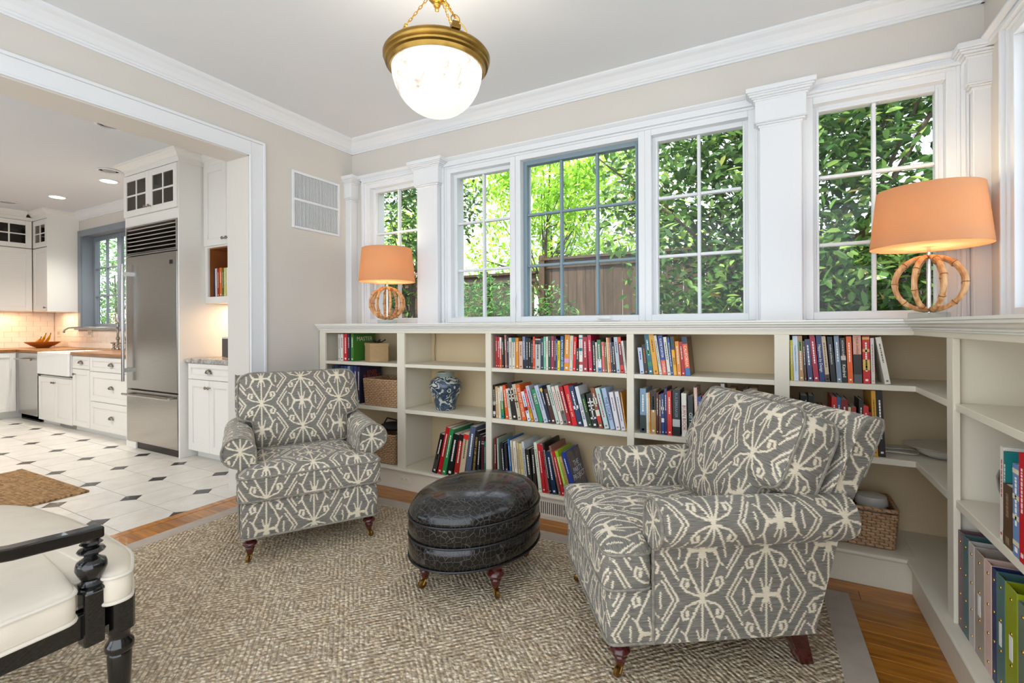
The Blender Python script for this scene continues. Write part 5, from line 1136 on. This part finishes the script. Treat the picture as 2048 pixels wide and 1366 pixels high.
# --- vase bay, ledge
row((850,830,6.206), [
 (85,140,190,246,'#1a1614','black photo-spine',{'d':.22,'b':[(.1,.5,'#4a4440')]}),(152,202,257,158,'#c01420','tall red',{'d':.25,'marks':0}),(206,256,307,176,'#2f8a4a','tall green',{'d':.25}),(266,340,342,240,'#141a1c','thick black',{'d':.21}),(352,410,402,240,'#a82418','brick red',{'d':.21,'b':[(.85,1,'#2a1a18')]}),
 (416,480,482,226,'#c9b494','tan cloth',{'d':.2,'tc':'#6a5a44','b':[(.86,.97,'#d82a24')]}),(490,556,567,146,'#4f5a74','slate blue',{'d':.25}),(572,614,606,196,'#14120f','black yearbook',{'d':.23,'t':'ROBERT E LEE HIGH SCHOOL','tc':'#d9b45a'}),(630,662,642,240,'#1c1c22','charcoal',{'d':.2}),
 (692,734,694,266,'#3a1218','maroon encyclopedia lettered 12',{'d':.2,'t':[('12',.03,.24)],'kind':'volume'}),(738,748,738,330,'#1c7a68','thin teal',{'d':.2}),
], LEDGE, YFACE-.005, 'the vase bay floor', 'large books on the vase bay floor', 930)
# --- fourth bay, top shelf
row((1260,630,6.4), [
 (130,182,97,420,'#c3cfe0','short pale blue',{'tc':'#2c4a7a'}),(186,234,147,380,'#1f1c20','dark',{'tc':'#e0802c'}),(240,300,162,255,'#176a7a','teal patterned',{'b':[(.2,.3,'#2f8a5a'),(.5,.6,'#2f8a5a')]}),(304,368,220,250,'#e0a02c','mustard',{'tc':'#8a5a1c'}),(378,413,300,265,'#d3d3c6','oatmeal',{'tc':'#7a7a6a'}),
 (416,476,352,265,'#27408f','royal blue over coral',{'b':[(0,.37,'#e8624a')],'t':[('KATIE PORTER',.05,.60),('I SWEAR',.66,.97)]}),(482,524,422,285,'#ddd9cc','linen-white',{'tc':'#1f2a44'}),(527,557,472,290,'#22508f','narrow blue'),(560,602,512,280,'#e8a81c','yellow guide lettered PARIS',{'b':[(.66,1,'#17404f')],'t':[('PARIS',.42,.86)],'tc':'#1c2430','kind':'travel book'}),
 (608,658,572,340,'#e08a2c','short orange'),(665,708,624,345,'#a81420','short dark red'),(712,776,657,285,'#e8581c','orange guide lettered CALIFORNIA',{'b':[(.82,1,'#17344f'),(0,.2,'#2a6aa8')],'t':[('CALIFORNIA',.20,.80)],'kind':'travel book','cover':lambda o, t, h, d: obj('cover_photo', B().box(t, t+.0006, .002, d, 0, h), M('redwood_cover', '#7a5a34', .45, col2='#4a2c1a', vscale=14), o)}),
], SH1, YS, 'the fourth bay top shelf', 'books on the fourth bay top shelf', 735)
# --- fourth bay, second shelf (behind the right armchair)
row((1240,640,3.103), [
 (125,162,124,425,'#7a9ab0','misty blue',{'b':[(0,.4,'#2a3a34')]}),(165,180,160,452,'#d9d0c0','thin cream'),(181,190,172,450,'#e0941c','thin amber'),(192,224,190,437,'#b08a54','tan with black head',{'b':[(.55,1,'#1c1818')]}),(226,240,224,450,'#5a1a1c','thin oxblood'),(243,256,241,462,'#6a4a34','thin brown'),(258,276,250,457,'#1f3f7a','blue',{'b':[(.3,.4,'#d9dce2'),(.6,.68,'#d9dce2')]}),
 (278,294,274,425,'#26225a','violet-blue'),(296,323,291,442,'#d8281e','red'),(326,374,325,432,'#17191d','thick black lettered RULEBREAKER',{'t':[('RULEBREAKER',.05,.62)],'tc':'#8a929c','b':[(.2,.36,'#b8b8b4')]}),(385,416,380,455,'#e2dccf','cream lettered BURN BOOK',{'t':[('BURN BOOK',.28,.85)],'tc':'#b01c2c'}),
 (424,456,421,472,'#1c2a22','dark green lettered CITY RULES',{'t':[('CITY RULES',.35,.97)]}),(470,491,456,420,'#e0b8a8','tall pink'),(492,516,481,475,'#27408f','blue and purple lettered SOLITO',{'t':[('SOLITO',.06,.45)],'b':[(0,.4,'#7a5aa8')]}),(520,546,509,470,'#d01c2c','crimson-red'),(549,562,535,440,'#2a1e1c','thin black'),(566,586,545,452,'#8a5a40','cinnamon'),(590,612,575,440,'#3a2a26','dark floral'),
 (615,640,600,445,'#ddd6c8','white lettered ALL',{'t':[('ALL',.04,.3)],'tc':'#5a564e'}),(645,668,625,395,'#c9c4b8','tall grey-white',{'tc':'#6a625a'}),(690,730,680,425,'#c08a2c','ochre'),(770,800,765,432,'#6a6a64','grey paperback'),(806,860,800,425,'#a8793a','caramel'),
], SH2, YS+.004, 'the shelf behind the right armchair', 'books on the fourth bay second shelf', 860)
# --- corner bay, top shelf
row((1560,640,4.711), [
 (101,126,92,190,'#d9c81c','thin yellow'),(130,179,104,150,'#cfdbe6','pale blue architecture',{'t':'Changing Ideals in Modern Architecture','tc':'#27407a'}),(183,226,141,150,'#b58a5a','tan floral',{'b':[(.66,.9,'#7a8a54')]}),(232,252,212,200,'#5a3a28','dark tan'),(264,313,215,185,'#3a4468','slate'),(320,371,266,145,'#a81c3c','carmine'),
 (375,427,336,145,'#22346a','navy lettered Happiness by Design',{'t':'Happiness by Design'}),(431,471,386,155,'#cbb596','parchment',{'b':[(0,.16,'#4a3a2c')],'tc':'#6a5a48'}),(482,532,441,160,'#121214','black lettered modern architecture',{'t':[('modern architecture',.08,.70)]}),(538,585,506,150,'#7a8a9c','pewter'),
 (588,637,561,170,'#17181a','black lettered Kindred',{'t':[('OCTAVIA BUTLER',.04,.42),('Kindred',.55,.93)],'b':[(.50,.60,'#c9b8a8')]}),(641,692,621,155,'#e8621c','flame orange'),(697,777,684,145,'#2a2422','thick dark with pink head',{'b':[(.6,1,'#e0a08c'),(0,.18,'#55565a')],'t':[('DELIA OWENS',.03,.4)],'tc':'#241c1c'}),(785,855,773,150,'#c81c1c','thick red and gold',{'b':[(.28,.5,'#d9b45a'),(.66,.72,'#d9b45a'),(.92,.97,'#d9b45a')],'marks':0}),
 (862,897,850,170,'#dcd0c6','chalky',{'tc':'#a08a80'}),(990,1046,898,166,'#e2dccc','thick white fanned',{'tc':'#7a6a5a','d':.17}),
], SH1, YS, 'the corner bay top shelf', 'books on the corner bay top shelf', 735)
# --- corner bay, second shelf
row((1560,640,4.711), [
 (104,128,100,745,'#8a6a4a','small tan',{'in':.05}),(130,152,128,760,'#a8845a','small buff',{'in':.05}),(198,267,192,712,'#15171a','black lettered YOUNG',{'t':[('YOUNG',.06,.5)],'in':.02}),(270,327,266,712,'#1c2426','black cloth',{'in':.02}),(332,374,328,812,'#c9963c','small ochre',{'in':.03}),(380,414,378,818,'#4a3a2c','small brown',{'in':.03}),(417,446,415,818,'#e07a1c','small orange',{'in':.03}),
 (490,541,486,728,'#c8241c','tall red',{'d':.2}),(545,582,526,727,'#2a5a8a','denim blue'),(586,652,572,748,'#7a1418','thick oxblood'),(656,682,642,822,'#d9c9a4','cream paperback',{'tc':'#6a5a40'}),(686,727,676,822,'#d6c8a8','cream with red head',{'b':[(.9,1,'#a81c1c')],'tc':'#6a5a40'}),(737,778,745,752,'#1c1a18','tall black'),(788,838,780,812,'#d81c24','glossy red'),(842,872,836,870,'#8a1418','short oxblood'),
 (884,926,850,666,'#d9a02c','tall yellow-spined green',{'d':.22,'tc':'#7a5a1c'}),(932,998,884,668,'#17130f','black zippered binder',{'kind':'album','d':.24}),
], SH2, YS, 'the corner bay second shelf', 'books on the corner bay second shelf', 850)
# --- left bay
def master(o, t, h, d):
    me = text_mesh('MASTER', d*.20, ink('#e8e2cc')); p = link('cover_title', me, o); p.matrix_local = Matrix.Translation((t+.0012, d*.5, h*.80)) @ Matrix(((0,0,1),(1,0,0),(0,1,0))).to_4x4()
row((620,630,5.3895), [
 (304,326,302,206,'#d9d2c8','thin white',{'tc':'#a83a3a'}),(330,358,328,206,'#e6e2da','white dotted',{'tc':'#2a2a2a'}),(364,403,362,202,'#d81c24','red'),(408,431,405,202,'#26304a','navy'),(440,470,440,202,'#3f7a2c','green lettered MASTER',{'d':.235,'cover':master}),
], SH1, YS+.02, 'the left bay top shelf', 'books on the left bay top shelf', 720)
def knee(o, t, h, d):
    for k, s in enumerate(('KNEE', 'SURGERY')):
        me = text_mesh(s, d*.19, ink('#c0583a')); p = link('cover_title', me, o); p.matrix_local = Matrix.Translation((t+.0012, d*.55, h*(.82-.12*k))) @ Matrix(((0,0,1),(1,0,0),(0,1,0))).to_4x4()
row((620,630,5.3895), [
 (240,262,238,540,'#1f3a4a','dark teal'),(266,300,264,540,'#26345a','dark blue'),(304,328,302,542,'#1c2430','ink-black'),(332,366,330,545,'#23355f','wide navy'),(370,402,368,548,'#2f4a86','medium blue'),(406,432,404,550,'#8aa0b0','grey-blue'),(436,470,434,550,'#27407a','royal blue'),(474,506,472,552,'#2a3a6a','dusky blue'),(510,540,508,556,'#2f2a44','plum-black lettered KNEE SURGERY',{'d':.235,'cover':knee}),
], SH2, YS+.02, 'the left bay second shelf', 'textbooks on the left bay second shelf', 800)
# --- cookbooks in the kitchen cubby
row((0,280,3.595), [
 (1520,1545,1518,930,'#27346a','blue',{'kind':'cookbook'}),(1548,1560,1546,925,'#dcdad4','thin white',{'kind':'cookbook'}),(1563,1576,1561,925,'#a8281c','brick',{'kind':'cookbook'}),(1579,1596,1577,920,'#e0701c','orange',{'kind':'cookbook'}),(1599,1608,1597,925,'#3a6a3a','thin green',{'kind':'cookbook'}),(1611,1626,1609,920,'#d8cc5a','yellow',{'kind':'cookbook'}),(1629,1646,1627,918,'#e6e4de','white',{'kind':'cookbook'}),(1648,1672,1646,922,'#6a3a8a','purple and green',{'kind':'cookbook','b':[(.55,1,'#4a8a3a')]}),
], 1.4755, 2.66, 'the kitchen cubby shelf', 'cookbooks in the kitchen cubby', 560)
# --- right-hand run: big books and binders, spines towards the room (-x)
def side_book(y0, t, h, d, z, x, col, label, lean=0.0, **k):
    o = make_book(t, h, d, col, label, k.pop('group', 'art books on the right-hand shelf'), **k); o.location = (x, y0, z+.0008); o.rotation_mode = 'XYZ'; o.rotation_euler = (0, lean, -PI/2); return o
xs_ = XFACE + .010
side_book(1.850, .020, .262, .22, SH2, xs_, '#e6e0d4', 'cream art book with red spine lettering beside the dark vase', .02, tcol='#c03a4a')
side_book(1.829, .018, .252, .22, SH2, xs_, '#1f7f80', 'teal-spined art book leaning beside the cream art book', .02, tcol='#e8e4da', bands=[(0,.12,'#3a1c14')])
side_book(1.808, .052, .168, .17, SH2, xs_-.006, '#5a4430', 'thick brown photo book on the right-hand shelf', .0, tcol='#8a7258')
side_book(1.752, .014, .236, .20, SH2, xs_, '#20262c', 'thin black art book behind the brown photo book', .0)
side_book(1.735, .036, .240, .20, SH2, xs_-.010, '#6f8fc0', 'blue art book with pale dots on the right-hand shelf', .0, bands=[(.12,.17,'#e0d6b8'),(.40,.45,'#e0d6b8'),(.62,.67,'#e0d6b8'),(.9,.95,'#e0d6b8')])
side_book(1.692, .030, .278, .23, SH2, xs_-.012, '#c81426', 'tall red art book at the frame edge of the right-hand shelf', .0, tcol='#f0dcd8')
side_book(1.655, .030, .26, .22, SH2, xs_, '#dcd6ca', 'white art book beyond the tall red one', .0, tcol='#6a6258')
def binder(y0, t, h, d, col, label, lab=True):
    o = thing('ring_binder', label, 'binder', (XFACE+.004, y0, LEDGE+.0012), -PI/2, 'ring binders on the right-hand floor'); cm = covm(col); bt = .003
    obj('cover', B().box(0, bt, 0, d, 0, h).box(t-bt, t, 0, d, 0, h).box(bt, t-bt, 0, bt, 0, h), cm, o, bevel=.001, seg=1)
    obj('papers', B().box(bt+.004, t-bt-.006, .03, d-.006, .006, h-.03), M('binder_grey', '#8d8680', .9), o)
    rv = B()
    for f_ in (.12, .5, .88): rv.lathe([(.001,0),(.004,0),(.004,.0014),(.001,.002)], 8)
    for k, f_ in enumerate((.10, .36, .62, .90)):
        r_ = obj('rivet', B().lathe([(.0048,0),(.0045,.0012),(.002,.0022),(.0001,.0024)], 10), GOLD, o, loc=(t*.5, 0, h*f_), rot=(PI/2, 0, 0))
    obj('ring_mechanism', B().box(t*.35, t*.65, .004, .010, h*.12, h*.985), GOLD, o)
    if lab: obj('spine_label', B().box(t*.36, t*.62, -.0012, 0, h*.40, h*.60), M('paper_label', '#e4e2dc', .7), o)
bd = [(.044,'#7a5e62','mauve-brown ring binder squeezed against the corner upright'),(.052,'#4f6f70','dark teal ring binder second from the corner upright'),(.050,'#c9bfba','off-white ring binder third from the corner upright'),(.078,'#a89a8c','taupe ring binder with paper label, fourth from the corner upright'),(.052,'#d8b8ac','pale pink ring binder right of the taupe binder'),(.030,'#2a3560','navy ring binder between the pink and teal binders'),(.056,'#4a706c','teal ring binder left of the lime one'),(.075,'#8f9c14','lime-green ring binder at the frame edge')]
yy = 2.176
for k, (t_, c_, l_) in enumerate(bd):
    binder(yy, t_, .328, .27, c_, l_, k in (3, 6, 7)); yy -= t_+.0022
for k in range(3): binder(yy-.06*k, .056, .315, .27, ['#6a7a6a','#c9c0b4','#34507a'][k], ['grey-green ring binder beyond the lime one','ivory ring binder beyond the grey-green one','blue ring binder at the end of the binder row'][k], False)
# --- dark vase and bowl behind the art books
DKV = M('plum_glaze', '#3a1c1a', .2, var=.5, vscale=10, coat=.4)
tag(obj('glazed_pot', B().lathe([(.001,0),(.048,0),(.054,.01),(.072,.07),(.076,.11),(.070,.130),(.045,.142),(.001,.142)], 28), DKV, smooth=True, loc=(.712, 2.098, SH2+.0008)), 'dark plum glazed pot behind the art books', 'pot')
vz = thing('pedestal_bowl', 'dark glazed bowl on a stand behind the cream art book', 'bowl', (.755, 1.955, SH2+.0008)); obj('stand', B().lathe([(.05,0),(.045,.02),(.022,.04),(.018,.13),(.026,.150),(.001,.150)], 20), DKV, vz, smooth=True); obj('bowl', B().lathe([(.001,.150),(.03,.150),(.080,.185),(.095,.205),(.091,.205),(.07,.185),(.001,.160)], 28), DKV, vz, smooth=True)
# ------------------------------------------------------------------ woven baskets
RATT, g = newmat('woven_rattan')
tc = g.n('ShaderNodeTexCoord').outputs['Object']; sp = g.n('ShaderNodeSeparateXYZ'); g.l(tc, sp.inputs[0])
br = g.m('SINE', g.m('ADD', g.m('MULTIPLY', g.m('ADD', sp.outputs[0], sp.outputs[1]), 2*PI/.034), g.m('MULTIPLY', g.m('FLOOR', g.m('DIVIDE', g.m('SUBTRACT', sp.outputs[2], .0008), .0135)), PI)))
nz = g.noise(g.vm('MULTIPLY', tc, (14, 14, 60)), 3, 4)
c_ = g.mix(g.mapr(nz, .3, .7), lin('#9a7250'), lin('#d2ad84')); c_ = g.mix(g.mapr(br, -1.0, -.82, 1, 0), c_, lin('#6a482e'))
g.l(c_, g.p.inputs['Base Color']); g.p.inputs['Roughness'].default_value = .6; g.bump(br, .22, .003)
def basket(label, loc, rotz, w, d, h, flare=1.06):
    t = thing('woven_basket', label, 'basket', loc, rotz, 'rattan baskets in the bookcase'); b = B(); n = int(h/.0135)
    base = round_poly([(-w/2,-d/2),(w/2,-d/2),(w/2,d/2),(-w/2,d/2)], .02, 3)
    for k in range(n):
        s_ = 1/flare + (1-1/flare)*k/(n-1); b.tube([(x*s_, y*s_, .0075+.0135*k) for x, y in dens(base, .08)], .0074, 6, closed=True)
    obj('woven_wall', b, RATT, t, smooth=True, stuff=True)
    obj('rim', B().tube([(x, y, h+.002) for x, y in dens(base, .08)], .0095, 8, closed=True), RATT, t, smooth=True)
    obj('basket_floor', B().prism([(x/flare, y/flare) for x, y in base], .001, .008, 'z'), RATT, t); return t
basket('rattan basket on the second shelf of the left bay, in front of the textbooks', (-2.618, 2.862, SH2+.0008), 0, .345, .29, .195)
basket('rattan basket on the floor of the left bay, behind the left armchair', (-2.640, 2.862, LEDGE+.0018), 0, .33, .29, .21)
basket('rattan basket holding a white jar on the floor of the corner bay', (.302, 2.872, LEDGE+.0018), R(-1), .405, .25, .175)
for nm, lb, x, y in (('lidded_jar', 'white lidded jar inside the corner basket', .425, 2.895), ('rolled_towel', 'white rolled cloth inside the corner basket', .285, 2.90)):
    t = thing(nm, lb, 'jar' if nm == 'lidded_jar' else 'cloth', (x, y, LEDGE+.011)); wm = M('off_white_ware', '#dcd8cf', .5)
    if nm == 'lidded_jar': obj('jar_body', B().lathe([(.001,0),(.055,0),(.06,.02),(.06,.15),(.001,.15)], 24), wm, t, smooth=True); obj('lid', B().lathe([(.066,.150),(.068,.165),(.060,.190),(.03,.198),(.001,.200)], 24), wm, t, smooth=True)
    else: obj('cloth_roll', B().lathe([(.001,0),(.05,0),(.056,.02),(.056,.17),(.045,.185),(.02,.188),(.001,.186)], 20), wm, t, smooth=True)
# items in the left bay floor, over the basket
t = thing('dark_bag', 'dark folded bag lying on the left bay basket', 'bag', (-2.60, 2.86, LEDGE+.225)); obj('bag_body', B().ball((0,0,.03), .11, 16, 8, (1.1,.9,.30)), M('dark_cloth', '#2a2626', .8), t, smooth=True); obj('bag_strap', B().tube([(-.08,-.03,.05),(-.03,-.05,.10),(.05,-.04,.09),(.09,0,.04)], .006, 6), M('dark_cloth', '#2a2626', .8), t, smooth=True)
# ------------------------------------------------------------------ kraft box with ribbon
t = thing('kraft_gift_box', 'kraft paper box with dark ribbon on the top shelf of the left bay', 'box', (-2.746, 2.818, SH1+.0008), R(-33)); KR = M('kraft_paper', '#b59468', .7, var=.08, vscale=30)
obj('box_body', B().box(-.098, .098, -.070, .070, 0, .138), KR, t, bevel=.002); obj('box_lid', B().box(-.101, .101, -.073, .073, .121, .145), KR, t, bevel=.002)
RB = M('dark_ribbon', '#241c22', .5); obj('ribbon_bow', B().tube([(-.05,0,.145),(-.02,-.02,.165),(0,0,.148),(.03,.02,.168),(.05,0,.146)], .007, 6).tube([(0,0,.147),(.06,.03,.155),(.085,.05,.172)], .005, 6), RB, t, smooth=True)
pb = B()
for s0 in (0, 1):
    for k in range(-1, 2): pb.tube([(-.0985, (-.05 if s0 else .05)+.012*k, .012), (-.0985, (.05 if s0 else -.05)+.012*k*.3, .11)], .0009, 4)
obj('white_print', pb, ink('#e2d8c4'), t)
# ------------------------------------------------------------------ blue and white jar
VASE, g = newmat('blue_white_glaze')
tc = g.n('ShaderNodeTexCoord').outputs['Object']; n1 = g.noise(g.vm('ADD', g.vm('MULTIPLY', tc, (1, 1, 1.25)), g.vm('SCALE', (1, 1, 1), scale=g.noise(tc, 9, 2))), 15, 2, .5); n2 = g.noise(tc, 60, 3)
ring = g.m('ABSOLUTE', g.m('SUBTRACT', n1, .5)); mk = g.mapr(g.m('ADD', g.m('MULTIPLY', n1, 1.0), g.m('MULTIPLY', n2, .12)), .50, .56)
c_ = g.mix(mk, lin('#c3c6b9'), lin('#3c5066')); c_ = g.mix(g.mapr(ring, .045, .062, 1, 0), c_, lin('#28384a')); g.l(c_, g.p.inputs['Base Color']); g.p.inputs['Roughness'].default_value = .22; g.p.inputs['Coat Weight'].default_value = .4
v_ = thing('ginger_jar', 'blue and white porcelain jar standing alone on the second shelf', 'jar', (-2.095, 2.845, SH2+.0008))
obj('jar_body', B().lathe([(.001,.0),(.068,.0),(.072,.008),(.076,.03),(.094,.09),(.110,.135),(.118,.165),(.118,.185),(.108,.210),(.088,.228),(.066,.236),(.062,.240)], 40), VASE, v_, smooth=True)
obj('jar_neck', B().lathe([(.060,.236),(.063,.240),(.064,.262),(.068,.267),(.067,.272),(.055,.272),(.052,.240)], 36), M('celadon_rim', '#8f988e', .25, coat=.4), v_, smooth=True)
# ------------------------------------------------------------------ stacked dishes and cables on the corner shelf
WW = M('white_dish', '#d9d4c8', .3)
t = thing('serving_dish', 'white oval serving dish under a round tray on the second corner shelf', 'dish', (.69, 2.83, SH2+.0008)); obj('dish_bowl', B().lathe([(.001,0),(.05,0),(.085,.018),(.098,.040),(.094,.040),(.07,.012),(.001,.006)], 32, (0,0), 1.15, .9), WW, t, smooth=True)
tag(obj('round_tray', B().lathe([(.001,.0),(.10,.0),(.125,.008),(.128,.012),(.12,.010),(.001,.004)], 36, (0,0), 1.15, 1.0), M('pale_tray', '#c9c2b2', .35), smooth=True, loc=(.68, 2.83, SH2+.043)), 'round pale tray resting on the white serving dish', 'tray')
cb = B().tube([(.50+.10*math.cos(a), 2.86+.055*math.sin(a), SH2+.009+.004*math.sin(a*3)) for a in [k*.35 for k in range(34)]], .0035, 6); cbo = obj('white_cable', cb, M('white_cable', '#d5d0c4', .5), smooth=True); tag(cbo, 'coiled white cable lying on the second corner shelf', 'cable')
cb = B().tube([(-2.335,3.030,1.18),(-2.333,3.035,1.10),(-2.337,3.030,1.0),(-2.334,3.033,SH1+.004)], .003, 6); tag(obj('lamp_cord', cb, M('tan_cord', '#8a7a58', .6), smooth=True), 'thin tan lamp cord running down inside the empty shelf', 'cord')
t = thing('dark_box', 'dark navy box standing on the bottom shelf behind the right armchair', 'box', (-.60, 2.80, LEDGE+.0018)); obj('box_body', B().box(-.05, .05, -.08, .12, 0, .20), covm('#26303a'), t, bevel=.004); obj('box_lid', B().box(-.053, .053, -.083, .123, .185, .21), covm('#26303a'), t, bevel=.004)

# ------------------------------------------------------------------ put each thing's origin at its own base
bpy.context.view_layer.update()
for o in list(bpy.data.objects):
    if o.type == 'EMPTY' and o.parent is None and 'category' in o and o.location.length < 1e-6 and o.rotation_euler.z == 0:
        pts = [ch.matrix_world @ Vector(c) for ch in o.children_recursive if ch.type == 'MESH' for c in ch.bound_box]
        if not pts: continue
        c = Vector(((min(p.x for p in pts)+max(p.x for p in pts))/2, (min(p.y for p in pts)+max(p.y for p in pts))/2, min(p.z for p in pts)))
        o.location = c
        for ch in o.children: ch.location = Vector(ch.location) - c
labs = {}
for o in bpy.data.objects:
    if o.parent is None and 'label' in o: labs.setdefault(o['label'], []).append(o.name)
print('DUP LABELS', {k: v for k, v in labs.items() if len(v) > 1})
